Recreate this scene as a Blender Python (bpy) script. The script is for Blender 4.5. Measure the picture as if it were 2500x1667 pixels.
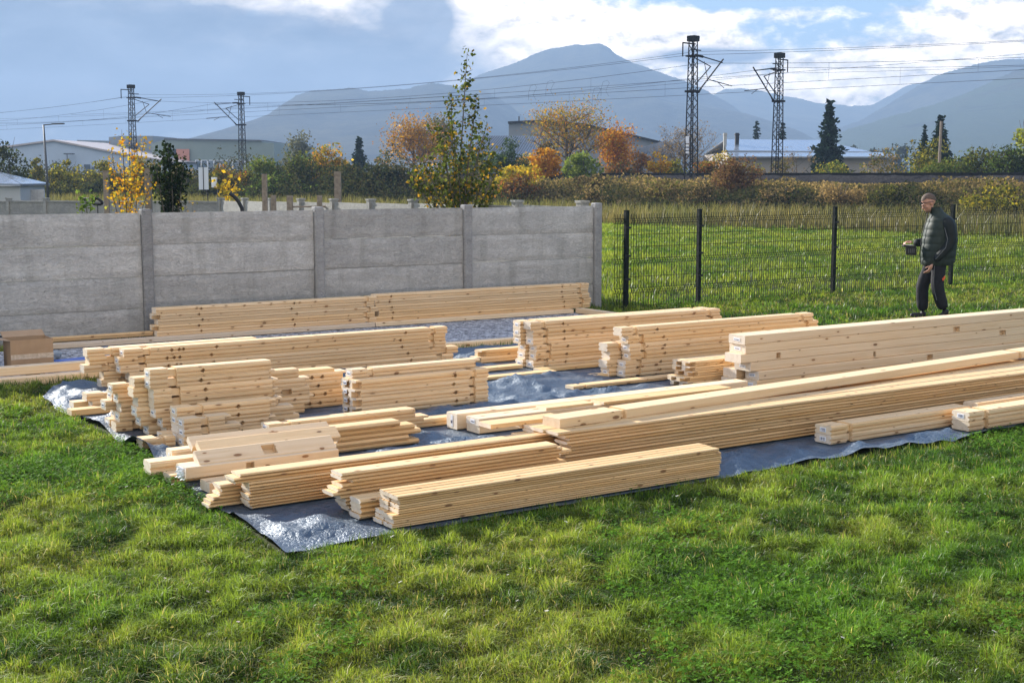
import bpy, bmesh, math, random
import numpy as np
from mathutils import Vector, Matrix
R = math.radians
rng = np.random.default_rng(7)
random.seed(7)
for o in list(bpy.data.objects): bpy.data.objects.remove(o)
sc = bpy.context.scene
COL = sc.collection

# ------------------------------------------------------------------ camera
CAM_H = 2.0
cam = bpy.data.cameras.new('camera'); cam_o = bpy.data.objects.new('camera', cam); COL.objects.link(cam_o)
cam_o.location = (0, 0, CAM_H); cam_o.rotation_euler = (R(90 - 6.971), 0, 0)
cam.sensor_width = 36; cam.lens = 47.52
cam.clip_start = 0.1; cam.clip_end = 30000
sc.camera = cam_o

# ------------------------------------------------------------------ light
SUN_AZ = -42.0      # degrees from +Y, negative = to the left
SUN_EL = 22.0
sun = bpy.data.lights.new('sun', 'SUN'); sun.energy = 5.0; sun.angle = R(0.5); sun.color = (1.0, 0.95, 0.87)
sun_o = bpy.data.objects.new('sun', sun); COL.objects.link(sun_o)
sd = Vector((math.sin(R(SUN_AZ)) * math.cos(R(SUN_EL)), math.cos(R(SUN_AZ)) * math.cos(R(SUN_EL)), math.sin(R(SUN_EL))))
sun_o.rotation_euler = sd.to_track_quat('Z', 'Y').to_euler()

sc.view_settings.view_transform = 'Standard'; sc.view_settings.look = 'None'
sc.view_settings.exposure = 1.62; sc.view_settings.gamma = 1
sc.render.engine = 'CYCLES'
sc.cycles.use_denoising = True
sc.cycles.max_bounces = 8; sc.cycles.diffuse_bounces = 4; sc.cycles.transparent_max_bounces = 8
sc.cycles.caustics_reflective = False; sc.cycles.caustics_refractive = False
sc.cycles.sample_clamp_indirect = 6


class N:
    """tiny helper for building node trees"""
    def __init__(s, nt): s.nt = nt
    def new(s, t, **kw):
        n = s.nt.nodes.new(t)
        for k, v in kw.items():
            if k == 'inp':
                for kk, vv in v.items():
                    if hasattr(vv, 'is_linked') or isinstance(vv, bpy.types.NodeSocket): s.nt.links.new(vv, n.inputs[kk])
                    else: n.inputs[kk].default_value = vv
            else: setattr(n, k, v)
        return n
    def math(s, op, a, b=0.0, c=None, clamp=False):
        n = s.new('ShaderNodeMath', operation=op, use_clamp=clamp)
        for i, v in enumerate((a, b) if c is None else (a, b, c)):
            if isinstance(v, bpy.types.NodeSocket): s.nt.links.new(v, n.inputs[i])
            else: n.inputs[i].default_value = v
        return n.outputs[0]
    def mix(s, f, a, b, mode='MIX'):
        n = s.new('ShaderNodeMix', data_type='RGBA', blend_type=mode)
        for i, v in ((0, f), (6, a), (7, b)):
            if isinstance(v, bpy.types.NodeSocket): s.nt.links.new(v, n.inputs[i])
            else: n.inputs[i].default_value = v if i == 0 else (tuple(v) + (1,) if len(v) == 3 else v)
        return n.outputs[2]
    def ramp(s, f, stops, interp='LINEAR'):
        n = s.new('ShaderNodeValToRGB'); s.nt.links.new(f, n.inputs[0]); cr = n.color_ramp; cr.interpolation = interp
        while len(cr.elements) < len(stops): cr.elements.new(0.5)
        for e, (p, c) in zip(cr.elements, stops): e.position = p; e.color = tuple(c) + (1,) if len(c) == 3 else c
        return n.outputs[0]
    def noise(s, vec, scale, detail=4, rough=0.55, dist=0.0, out=0):
        n = s.new('ShaderNodeTexNoise', inp={'Scale': scale, 'Detail': detail, 'Roughness': rough, 'Distortion': dist})
        if vec is not None: s.nt.links.new(vec, n.inputs['Vector'])
        return n.outputs[out]
    def link(s, a, b): s.nt.links.new(a, b)


# ------------------------------------------------------------------ sky with clouds
world = bpy.data.worlds.new('World'); sc.world = world; world.use_nodes = True
nt = world.node_tree; nt.nodes.clear(); W = N(nt)
SKY_STRENGTH = 0.10
sky = W.new('ShaderNodeTexSky', sky_type='NISHITA', sun_disc=False)
sky.sun_elevation = R(SUN_EL); sky.sun_rotation = R(SUN_AZ); sky.altitude = 500; sky.air_density = 1.0; sky.dust_density = 1.6; sky.ozone_density = 1.0
tc = W.new('ShaderNodeTexCoord'); sep = W.new('ShaderNodeSeparateXYZ', inp={0: tc.outputs['Generated']})
dx, dy, dz = sep.outputs
az = W.math('MULTIPLY', W.math('ARCTAN2', dx, dy), 1.8277)               # 0 straight ahead, + to the right
el = W.math('MULTIPLY', W.math('ARCSINE', dz), 1.8277)
cmb = W.new('ShaderNodeCombineXYZ', inp={0: W.math('MULTIPLY', az, 1.0), 1: W.math('MULTIPLY', el, 2.6), 2: 0.35}).outputs[0]
n1 = W.noise(cmb, 3.2, 8, 0.58, 0.35)
n2 = W.noise(cmb, 9.0, 6, 0.6, 0.2)
def blob(a, e, ra, re):
    x = W.math('DIVIDE', W.math('SUBTRACT', az, a), ra); y = W.math('DIVIDE', W.math('SUBTRACT', el, e), re)
    d = W.math('ADD', W.math('MULTIPLY', x, x), W.math('MULTIPLY', y, y))
    return W.math('EXPONENT', W.math('MULTIPLY', d, -1.0))
def add(*v):
    r = v[0]
    for k in v[1:]: r = W.math('ADD', r, k)
    return r
def mul(a, b): return W.math('MULTIPLY', a, b)
# white sun-lit cloud (azimuth, elevation, half widths)
n3 = W.noise(W.new('ShaderNodeCombineXYZ', inp={0: W.math('MULTIPLY', az, 1.0), 1: W.math('MULTIPLY', el, 1.7), 2: 3.1}).outputs[0], 21.0, 7, 0.62, 0.15)
white = add(mul(blob(-0.30, 0.236, 0.34, 0.030), 0.85), mul(blob(-0.12, 0.198, 0.24, 0.036), 0.78), mul(blob(0.02, 0.165, 0.12, 0.045), 0.60), mul(blob(0.11, 0.168, 0.15, 0.030), 0.85), mul(blob(0.26, 0.180, 0.05, 0.024), 0.70),
            mul(blob(0.62, 0.190, 0.15, 0.046), 0.85), mul(blob(0.47, 0.150, 0.14, 0.024), 0.60), mul(blob(0.40, 0.105, 0.24, 0.042), 0.95), mul(blob(0.34, 0.208, 0.14, 0.010), 0.50), mul(blob(-0.09, 0.118, 0.10, 0.022), 0.70), mul(blob(-0.62, 0.25, 0.14, 0.022), 0.5), mul(blob(-0.42, 0.175, 0.10, 0.012), 0.3))
back = W.math('MULTIPLY', W.math('SUBTRACT', 0.15, dy), 0.9, clamp=True)      # unseen bright cloud added behind the camera to fill the shaded faces
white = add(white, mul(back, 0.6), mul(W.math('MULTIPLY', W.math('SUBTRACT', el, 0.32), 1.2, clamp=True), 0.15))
wm = W.math('MULTIPLY', W.math('SUBTRACT', add(white, mul(W.math('SUBTRACT', n1, 0.5), 0.95), mul(W.math('SUBTRACT', n2, 0.5), 1.25), mul(W.math('SUBTRACT', n3, 0.5), 0.95)), 0.20), 2.1, clamp=True)
# grey-blue cloud in shade
grey = add(mul(blob(-0.62, 0.175, 0.36, 0.075), 1.0), mul(blob(-0.33, 0.135, 0.28, 0.055), 0.9), mul(blob(-0.118, 0.212, 0.036, 0.035), 0.75), mul(blob(-0.16, 0.245, 0.10, 0.012), 0.45), mul(blob(0.27, 0.156, 0.090, 0.011), 0.85), mul(blob(0.66, 0.225, 0.045, 0.02), 0.5), mul(blob(-0.60, 0.04, 0.45, 0.09), 0.5))
gm = W.math('MULTIPLY', W.math('SUBTRACT', add(grey, mul(W.math('SUBTRACT', n1, 0.5), 0.8), mul(W.math('SUBTRACT', n2, 0.5), 0.6), mul(W.math('SUBTRACT', n3, 0.5), 0.25)), 0.17), 2.6, clamp=True)
K = 1.0 / SKY_STRENGTH
blue = W.ramp(W.math('MULTIPLY', el, 2.0, clamp=True), [(0.0, (0.22 * K, 0.28 * K, 0.34 * K)), (0.30, (0.145 * K, 0.25 * K, 0.38 * K)), (1.0, (0.06 * K, 0.14 * K, 0.31 * K))])
skyb = W.mix(0.85, sky.outputs[0], blue)
n4 = W.noise(W.new('ShaderNodeCombineXYZ', inp={0: W.math('MULTIPLY', az, 1.0), 1: W.math('MULTIPLY', W.math('SUBTRACT', el, 0.012), 1.7), 2: 3.1}).outputs[0], 21.0, 7, 0.62, 0.15)
relief = W.math('MULTIPLY', W.math('SUBTRACT', n3, n4), 2.4)
shade = W.math('ADD', 0.18, W.math('ADD', W.math('MULTIPLY', n2, 0.75), W.math('ADD', relief, W.math('ADD', W.math('MULTIPLY', n3, 0.55), W.math('MULTIPLY', wm, 0.12)))))
cw = W.new('ShaderNodeVectorMath', operation='SCALE', inp={0: (1.12 * K, 0.95 * K, 0.77 * K), 'Scale': shade}).outputs[0]
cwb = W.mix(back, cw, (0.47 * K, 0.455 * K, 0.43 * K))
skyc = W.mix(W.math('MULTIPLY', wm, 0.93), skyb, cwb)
cg = W.mix(W.math('ADD', W.math('MULTIPLY', n2, 1.6), -0.3, clamp=True), (0.030 * K, 0.052 * K, 0.092 * K), (0.15 * K, 0.185 * K, 0.245 * K))
skyc = W.mix(W.math('MULTIPLY', gm, 0.96), skyc, cg)
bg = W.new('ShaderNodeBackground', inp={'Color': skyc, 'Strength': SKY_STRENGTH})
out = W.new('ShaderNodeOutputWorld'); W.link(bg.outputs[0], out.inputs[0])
world.cycles.sampling_method = 'MANUAL'; world.cycles.sample_map_resolution = 512

# ------------------------------------------------------------------ object helpers
def tag(o, label=None, cat=None, group=None, kind=None):
    if label: o['label'] = label
    if cat: o['category'] = cat
    if group: o['group'] = group
    if kind: o['kind'] = kind
    return o
def empty(name, loc=(0, 0, 0), rz=0.0, label=None, cat=None, group=None):
    o = bpy.data.objects.new(name, None); COL.objects.link(o); o.location = loc; o.rotation_euler = (0, 0, rz); o.empty_display_size = 0.1
    return tag(o, label, cat, group)
def link(name, me, parent=None, mats=None):
    if mats:
        me.materials.clear()
        for m in mats: me.materials.append(m)
    o = bpy.data.objects.new(name, me); COL.objects.link(o)
    if parent is not None: o.parent = parent
    return o

class MB:
    """collects simple shapes, builds one mesh"""
    def __init__(s): s.v = []; s.f = []; s.m = []
    def face(s, pts, m=0):
        i = len(s.v); s.v += [tuple(p) for p in pts]; s.f.append(list(range(i, i + len(pts)))); s.m.append(m)
    def box(s, a, b, m=0):
        (x0, y0, z0), (x1, y1, z1) = a, b; i = len(s.v)
        s.v += [(x0, y0, z0), (x1, y0, z0), (x1, y1, z0), (x0, y1, z0), (x0, y0, z1), (x1, y0, z1), (x1, y1, z1), (x0, y1, z1)]
        for q in ((0, 3, 2, 1), (4, 5, 6, 7), (0, 1, 5, 4), (1, 2, 6, 5), (2, 3, 7, 6), (3, 0, 4, 7)): s.f.append([i + k for k in q]); s.m.append(m)
    def obox(s, o, ex, ey, ez, m=0):
        o, ex, ey, ez = map(Vector, (o, ex, ey, ez)); i = len(s.v)
        for p in (o, o + ex, o + ex + ey, o + ey, o + ez, o + ex + ez, o + ex + ey + ez, o + ey + ez): s.v.append(tuple(p))
        for q in ((0, 3, 2, 1), (4, 5, 6, 7), (0, 1, 5, 4), (1, 2, 6, 5), (2, 3, 7, 6), (3, 0, 4, 7)): s.f.append([i + k for k in q]); s.m.append(m)
    def tube(s, pts, r, n=6, m=0, caps=True):
        pts = [Vector(p) for p in pts]; rs = r if isinstance(r, (list, tuple)) else [r] * len(pts)
        rings = []; prev = None
        for k, p in enumerate(pts):
            t = (pts[min(k + 1, len(pts) - 1)] - pts[max(k - 1, 0)])
            if t.length < 1e-9: t = Vector((0, 0, 1))
            t.normalize()
            a = Vector((0, 0, 1)) if abs(t.z) < 0.9 else Vector((1, 0, 0))
            if prev is not None: a = prev
            u = (a - t * a.dot(t)); u.normalize(); prev = u; w = t.cross(u)
            i = len(s.v); rings.append(i)
            for j in range(n):
                an = 2 * math.pi * j / n + math.pi / n; s.v.append(tuple(p + (u * math.cos(an) + w * math.sin(an)) * rs[k]))
        for a, b in zip(rings, rings[1:]):
            for j in range(n): s.f.append([a + j, a + (j + 1) % n, b + (j + 1) % n, b + j]); s.m.append(m)
        if caps:
            s.f.append([rings[0] + j for j in range(n)][::-1]); s.m.append(m); s.f.append([rings[-1] + j for j in range(n)]); s.m.append(m)
    def mesh(s, name, smooth=False):
        me = bpy.data.meshes.new(name); me.from_pydata(s.v, [], s.f)
        me.polygons.foreach_set('material_index', s.m)
        if smooth: me.polygons.foreach_set('use_smooth', [True] * len(s.f))
        bm = bmesh.new(); bm.from_mesh(me); bmesh.ops.recalc_face_normals(bm, faces=bm.faces); bm.to_mesh(me); bm.free()
        me.update(); return me
    def build(s, name, mats, parent=None, smooth=False):
        return link(name, s.mesh(name, smooth), parent, mats if isinstance(mats, (list, tuple)) else [mats])

def np_mesh(name, V, F, cols=None, mats=None, parent=None, smooth=False, k=4):
    """V (n,3), F (m,k) -> mesh object with a colour attribute"""
    me = bpy.data.meshes.new(name); nV = len(V); nF = len(F)
    me.vertices.add(nV); me.vertices.foreach_set('co', np.asarray(V, np.float32).ravel())
    me.loops.add(nF * k); me.loops.foreach_set('vertex_index', np.asarray(F, np.int32).ravel())
    me.polygons.add(nF); me.polygons.foreach_set('loop_start', np.arange(0, nF * k, k, dtype=np.int32))
    if smooth: me.polygons.foreach_set('use_smooth', np.ones(nF, bool))
    if cols is not None:
        a = me.color_attributes.new('Col', 'FLOAT_COLOR', 'POINT'); c = np.ones((nV, 4), np.float32); c[:, :3] = cols; a.data.foreach_set('color', c.ravel())
    me.update(calc_edges=True)
    return link(name, me, parent, mats)

def vnoise(x, y, seed=0):
    """smooth 2-D value noise 0..1"""
    x = np.asarray(x, float); y = np.asarray(y, float)
    xi = np.floor(x).astype(int); yi = np.floor(y).astype(int); xf = x - xi; yf = y - yi
    def h(a, b):
        q = np.sin(a * 127.1 + b * 311.7 + seed * 74.7) * 43758.5453; return q - np.floor(q)
    u = xf * xf * (3 - 2 * xf); v = yf * yf * (3 - 2 * yf)
    return (h(xi, yi) * (1 - u) + h(xi + 1, yi) * u) * (1 - v) + (h(xi, yi + 1) * (1 - u) + h(xi + 1, yi + 1) * u) * v
def fbm(x, y, seed=0, o=4):
    r = 0; a = 0.5; t = 0
    for k in range(o): r = r + a * vnoise(np.asarray(x) * 2 ** k, np.asarray(y) * 2 ** k, seed + k); t += a; a *= 0.5
    return r / t

# ------------------------------------------------------------------ materials
def mat(name, color=(0.5, 0.5, 0.5), rough=0.7, metal=0.0, spec=0.3):
    m = bpy.data.materials.new(name); m.use_nodes = True; nt = m.node_tree; b = nt.nodes['Principled BSDF']
    b.inputs['Base Color'].default_value = tuple(color) + (1,); b.inputs['Roughness'].default_value = rough; b.inputs['Metallic'].default_value = metal
    b.inputs['Specular IOR Level'].default_value = spec
    return m, N(nt), b
def noisy(name, c0, c1, scale=8, rough=0.7, metal=0.0, bump=0.0, bscale=None, coord='Object', detail=6, spec=0.3, bdist=0.01):
    m, n, b = mat(name, c0, rough, metal, spec)
    tc = n.new('ShaderNodeTexCoord').outputs[coord]
    f = n.noise(tc, scale, detail, 0.6)
    n.link(n.ramp(f, [(0.3, c0), (0.7, c1)]), b.inputs['Base Color'])
    if bump:
        bp = n.new('ShaderNodeBump', inp={'Strength': bump, 'Distance': bdist, 'Height': n.noise(tc, bscale or scale * 4, 6, 0.65)}); n.link(bp.outputs[0], b.inputs['Normal'])
    return m

def wood(name, base, dark, knot=0.42, end=False, kn_scale=1.0):
    m, n, b = mat(name, base, 0.62, 0.0, 0.25)
    tc = n.new('ShaderNodeTexCoord').outputs['Object']; oi = n.new('ShaderNodeObjectInfo').outputs['Random']
    off = n.new('ShaderNodeCombineXYZ', inp={0: n.math('MULTIPLY', oi, 37.0), 1: n.math('MULTIPLY', oi, 91.0), 2: n.math('MULTIPLY', oi, 53.0)}).outputs[0]
    p = n.new('ShaderNodeVectorMath', operation='ADD', inp={0: tc, 1: off}).outputs[0]
    st = n.new('ShaderNodeMapping', inp={0: p, 'Scale': (1.6, 42, 42) if not end else (30, 30, 30)}).outputs[0]
    g = n.noise(st, 1.0, 6, 0.6, 0.25)
    st2 = n.new('ShaderNodeMapping', inp={0: p, 'Scale': (0.9, 7, 7)}).outputs[0]
    g2 = n.noise(st2, 1.0, 3, 0.5, 0.6)
    col = n.ramp(g, [(0.30, dark), (0.55, base), (0.8, tuple(min(1, c * 1.06) for c in base))])
    col = n.mix(n.math('MULTIPLY', g2, 0.35), col, tuple(c * k for c, k in zip(base, (0.93, 0.82, 0.66))))
    tint = n.math('ADD', 0.88, n.math('MULTIPLY', oi, 0.2))
    col = n.new('ShaderNodeVectorMath', operation='SCALE', inp={0: col, 'Scale': tint}).outputs[0]
    oi2 = n.math('FRACT', n.math('MULTIPLY', oi, 17.3))
    col = n.mix(n.math('MULTIPLY', n.math('SUBTRACT', oi2, 0.40), 1.3, clamp=True), col, n.mix(1.0, col, (0.97, 0.88, 0.72), 'MULTIPLY'))
    if knot and not end:
        px_, py_, pz_ = n.new('ShaderNodeSeparateXYZ', inp={0: p}).outputs
        kp = n.new('ShaderNodeCombineXYZ', inp={0: n.math('MULTIPLY', px_, 5.0 * kn_scale), 1: n.math('MULTIPLY', n.math('ADD', py_, pz_), 13 * kn_scale)}).outputs[0]
        vo = n.new('ShaderNodeTexVoronoi', voronoi_dimensions='2D', feature='F1', inp={'Vector': kp, 'Scale': 1.0}); cs = n.new('ShaderNodeSeparateColor', inp={0: vo.outputs['Color']})
        has = n.math('GREATER_THAN', cs.outputs[0], 1.0 - knot)
        rad = n.math('ADD', 0.05, n.math('MULTIPLY', n.math('POWER', cs.outputs[1], 2.0), 0.11))
        kmask = n.math('MULTIPLY', has, n.math('SUBTRACT', 1.0, n.math('DIVIDE', vo.outputs['Distance'], rad), clamp=True))
        kr = n.math('MULTIPLY', kmask, 3.0, clamp=True)
        col = n.mix(kr, col, n.mix(cs.outputs[2], (0.30, 0.15, 0.065), (0.12, 0.06, 0.03)))
        halo = n.math('MULTIPLY', has, n.math('SUBTRACT', 1.0, n.math('DIVIDE', vo.outputs['Distance'], n.math('MULTIPLY', rad, 2.6)), clamp=True))
        col = n.mix(n.math('MULTIPLY', halo, 0.28), col, (0.42, 0.24, 0.11))
    n.link(col, b.inputs['Base Color'])
    bp = n.new('ShaderNodeBump', inp={'Strength': 0.25, 'Distance': 0.002, 'Height': g}); n.link(bp.outputs[0], b.inputs['Normal'])
    return m
M = {}
M['log'] = wood('planed_spruce_log', (0.75, 0.57, 0.36), (0.62, 0.425, 0.225))
M['thin'] = wood('planed_spruce_board', (0.73, 0.525, 0.285), (0.56, 0.345, 0.145), 0.36)
M['beam'] = wood('planed_spruce_beam', (0.76, 0.595, 0.395), (0.66, 0.475, 0.28), 0.34, kn_scale=0.75)
M['frame'] = wood('frame_timber', (0.72, 0.60, 0.46), (0.60, 0.46, 0.32), 0.3)
M['end'] = wood('end_grain', (0.84, 0.75, 0.63), (0.74, 0.62, 0.48), 0, True)
M['paper'] = mat('sticker_paper', (0.82, 0.83, 0.86), 0.5)[0]
M['ink'] = mat('printing_ink', (0.06, 0.06, 0.11), 0.6)[0]
M['black'] = mat('black_plastic', (0.012, 0.012, 0.013), 0.45)[0]

# concrete
def concrete(name, c0, c1, streaks=True):
    m, n, b = mat(name, c0, 0.92, 0, 0.15)
    tc = n.new('ShaderNodeTexCoord').outputs['Object']; oi = n.new('ShaderNodeObjectInfo').outputs['Random']
    p = n.new('ShaderNodeVectorMath', operation='ADD', inp={0: tc, 1: n.new('ShaderNodeCombineXYZ', inp={0: n.math('MULTIPLY', oi, 31.0), 2: n.math('MULTIPLY', oi, 17.0)}).outputs[0]}).outputs[0]
    big = n.noise(n.new('ShaderNodeMapping', inp={0: p, 'Scale': (1.6, 1, 4.2)}).outputs[0], 1.0, 5, 0.6, 0.9)
    fine = n.noise(n.new('ShaderNodeMapping', inp={0: p, 'Scale': (13, 13, 24)}).outputs[0], 1.0, 9, 0.78, 1.6)
    pit = n.new('ShaderNodeTexVoronoi', feature='F1', inp={'Vector': p, 'Scale': 34.0}).outputs['Distance']
    pm = n.math('SUBTRACT', 1.0, n.math('MULTIPLY', pit, 5.2), clamp=True)
    pn = n.math('MULTIPLY', pm, n.math('GREATER_THAN', n.noise(p, 9.0, 2), 0.56))
    col = n.ramp(big, [(0.28, c0), (0.72, c1)])
    col = n.mix(n.math('MULTIPLY', n.math('SUBTRACT', fine, 0.36), 3.2, clamp=True), n.mix(1.0, col, (0.62, 0.62, 0.62), 'MULTIPLY'), col)
    col = n.new('ShaderNodeVectorMath', operation='SCALE', inp={0: col, 'Scale': n.math('ADD', 0.84, n.math('MULTIPLY', oi, 0.26))}).outputs[0]
    stain = n.noise(n.new('ShaderNodeMapping', inp={0: p, 'Scale': (5.0, 1, .5)}).outputs[0], 1.0, 4, .6, .3)
    col = n.mix(n.math('MULTIPLY', n.math('SUBTRACT', stain, 0.5, clamp=True), 1.6), col, (0.20, 0.195, 0.17))
    col = n.mix(n.math('MULTIPLY', pn, 0.7), col, (0.10, 0.10, 0.10))
    n.link(col, b.inputs['Base Color'])
    h = n.math('SUBTRACT', n.math('ADD', fine, n.math('MULTIPLY', big, 0.7)), n.math('MULTIPLY', pn, 0.9))
    bp = n.new('ShaderNodeBump', inp={'Strength': 1.0, 'Distance': 0.03, 'Height': h}); n.link(bp.outputs[0], b.inputs['Normal'])
    return m
M['concrete'] = concrete('rough_concrete', (0.53, 0.52, 0.50), (0.74, 0.725, 0.69))
M['post'] = concrete('concrete_post', (0.40, 0.395, 0.39), (0.52, 0.515, 0.505))
M['old_concrete'] = concrete('old_concrete', (0.36, 0.36, 0.34), (0.52, 0.51, 0.46))
M['fence_green'] = mat('dark_green_powder_coat', (0.006, 0.010, 0.008), 0.6, 0.0, 0.15)[0]
M['steel_dark'] = noisy('weathered_steel', (0.008, 0.008, 0.009), (0.018, 0.017, 0.016), 6, 0.75)
M['galv'] = mat('galvanised_steel', (0.10, 0.105, 0.11), 0.55, 0.5)[0]
M['wire'] = mat('overhead_copper_wire', (0.010, 0.010, 0.011), 0.6)[0]
M['grey_wood'] = noisy('weathered_grey_wood', (0.16, 0.13, 0.10), (0.30, 0.25, 0.20), 14, 0.9, bump=0.4)
M['bark'] = noisy('bark', (0.06, 0.05, 0.04), (0.13, 0.11, 0.09), 20, 0.9, bump=0.4)
M['cardboard'] = noisy('cardboard', (0.36, 0.23, 0.13), (0.42, 0.28, 0.165), 10, 0.85)

def leaf_mat(name='leaf', trans=0.45, gl=0.05):
    m = bpy.data.materials.new(name); m.use_nodes = True; nt = m.node_tree; nt.nodes.clear(); n = N(nt)
    a = n.new('ShaderNodeVertexColor', layer_name='Col').outputs[0]
    d = n.new('ShaderNodeBsdfDiffuse', inp={'Color': a}); t = n.new('ShaderNodeBsdfTranslucent', inp={'Color': n.mix(1.0, a, (1.15, 1.1, 0.7), 'MULTIPLY')})
    g = n.new('ShaderNodeBsdfGlossy', inp={'Color': (1, 1, 1, 1), 'Roughness': 0.55})
    mx = n.new('ShaderNodeMixShader', inp={0: trans, 1: d.outputs[0], 2: t.outputs[0]})
    fr = n.new('ShaderNodeFresnel', inp={0: 1.35}); fm = n.math('MULTIPLY', fr.outputs[0], gl)
    m2 = n.new('ShaderNodeMixShader', inp={0: fm, 1: mx.outputs[0], 2: g.outputs[0]})
    o = n.new('ShaderNodeOutputMaterial'); n.link(m2.outputs[0], o.inputs[0]); return m
M['leaf'] = leaf_mat('leaf', 0.42, 0.0)
M['blade'] = leaf_mat('grass_blade', 0.40)
M['needle'] = leaf_mat('needle', 0.12, 0.0)

# ------------------------------------------------------------------ layout frame: everything on the plot is turned 20 degrees
# (survey frame: u along the timber, v across; KY stretches its depth to metres)
KY = 1.8432; A20 = R(20.0); OX, OY = -0.64, 4.06
YAW = math.atan(KY * math.tan(A20)); KU = math.hypot(math.cos(A20), KY * math.sin(A20)); KW = 1.45
UX = Vector((math.cos(YAW), math.sin(YAW), 0)); VX = Vector((-math.sin(YAW), math.cos(YAW), 0))
UX0 = Vector((math.cos(A20), math.sin(A20), 0)); VX0 = Vector((-math.sin(A20), math.cos(A20), 0))
def P(u, v, z=0.0): p = Vector((OX, OY, z)) + UX0 * u + VX0 * v; return Vector((p.x, p.y * KY, z))
def fr(x, y): x = x - OX; y = y - OY * KY; return x * UX.x + y * UX.y, x * VX.x + y * VX.y
def uv(x, y):
    x = np.asarray(x) - OX; y = np.asarray(y) - OY
    return x * UX0.x + y * UX0.y, x * VX0.x + y * VX0.y
def in_poly(u, v, poly):
    u = np.asarray(u); v = np.asarray(v); c = np.zeros(u.shape, bool)
    for (x0, y0), (x1, y1) in zip(poly, poly[1:] + poly[:1]):
        c ^= ((y0 > v) != (y1 > v)) & (u < (x1 - x0) * (v - y0) / (y1 - y0 + 1e-12) + x0)
    return c
TARP = [(-.62, -.10), (-.10, -.04), (1.1, -.03), (2.25, -.03), (3.4, -.05), (5.1, -.03), (7.2, .02), (7.2, 2.95), (3.4, 3.98), (-2.45, 3.92), (-2.52, 3.5), (-2.07, 2.74), (-1.48, 1.70), (-.98, .65)]
SLAB = [(-6.2, 4.12), (4.55, 4.12), (3.72, 5.70), (-6.2, 5.70)]
WALL_V = 6.05

# railway axis
RP = np.array([10.3, 42.5]); RD = np.array([0.889, -0.459]); RN = np.array([0.459, 0.889])
def rail_s(x, y): return (np.asarray(x) - RP[0]) * RN[0] + (np.asarray(y) - RP[1]) * RN[1]
def rail_pt(t, s, z=0.0): q = RP + RD * t + RN * s; return (q[0], q[1] * KY, z)
RDW = np.array([RD[0], RD[1] * KY]); RDW = RDW / np.hypot(*RDW); RNW = np.array([-RDW[1], RDW[0]])
def bank_z(s):
    return np.interp(s, [-9.5, -8.5, -3.0, -1.5, -0.9, 0.6, 7.6, 9.0, 13], [0, 0.1, 1.45, 1.5, 1.5, 1.95, 1.95, 1.5, 0.0])

# ================================================================== SETTING
# ground sheet
def ground_mat():
    m, n, b = mat('turf_soil', (0.04, 0.05, 0.02), 0.95, 0, 0.1)
    tc = n.new('ShaderNodeTexCoord').outputs['Object']
    f = n.noise(tc, 1.3, 6, 0.6); g = n.noise(tc, 45.0, 4, 0.7)
    c = n.ramp(f, [(0.3, (0.018, 0.035, 0.007)), (0.7, (0.045, 0.060, 0.013))])
    c = n.mix(n.math('MULTIPLY', g, 0.6), c, (0.05, 0.035, 0.02))
    far = n.noise(tc, 0.006, 4, 0.6)
    n.link(c, b.inputs['Base Color']); return m
g = MB(); S = 9000
g.face([(-2590, -190, 0), (2590, -190, 0), (2590, 3390, 0), (-2590, 3390, 0)])
tag(g.build('ground', ground_mat()), kind='structure')

# railway embankment as one long strip of terrain
def strip_terrain(name, ts, ss, zf, m, kind='structure'):
    T, Sg = np.meshgrid(ts, ss, indexing='ij'); X = RP[0] + RD[0] * T + RN[0] * Sg; Y = RP[1] + RD[1] * T + RN[1] * Sg; Z = zf(T, Sg)
    V = np.stack([X, Y * KY, Z], -1).reshape(-1, 3); a, b = T.shape
    i = np.arange(a * b).reshape(a, b); F = np.stack([i[:-1, :-1], i[1:, :-1], i[1:, 1:], i[:-1, 1:]], -1).reshape(-1, 4)
    o = np_mesh(name, V, F, mats=[m], smooth=True)
    return tag(o, kind=kind)
bank_m = noisy('embankment_earth', (0.07, 0.06, 0.03), (0.16, 0.12, 0.06), 0.8, 0.95, bump=0.8, bscale=6, bdist=0.2, spec=0.0)
ts = np.arange(-180, 90, 1.0); ss = np.concatenate([np.arange(-9.5, -0.8, 0.6), np.arange(9.0, 13.6, 0.8)])
strip_terrain('embankment', ts, np.concatenate([np.arange(-9.6, 0, 0.5), np.arange(0, 14, 0.8)]),
              lambda T, S_: bank_z(S_) - 0.06 + 0.25 * (fbm(T * 0.4, S_ * 0.4, 3) - 0.5) * np.clip((-S_ - 1.2) / 1.0, 0, 1) * np.clip((S_ + 9.4) / 1.0, 0, 1), bank_m)
ballast_m = noisy('ballast_stone', (0.018, 0.018, 0.020), (0.065, 0.062, 0.062), 9, 0.95, bump=1.0, bscale=12, bdist=0.15, spec=0.0)
strip_terrain('ballast', np.arange(-180, 90, 0.35), np.arange(-1.3, 9.21, 0.35), lambda T, S_: bank_z(S_) + 0.05 + 0.16 * (vnoise(T * 2.7, S_ * 2.7, 9) - 0.5) - 0.25 * (S_ < -1.1) - 0.25 * (S_ > 9.0), ballast_m)

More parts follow.
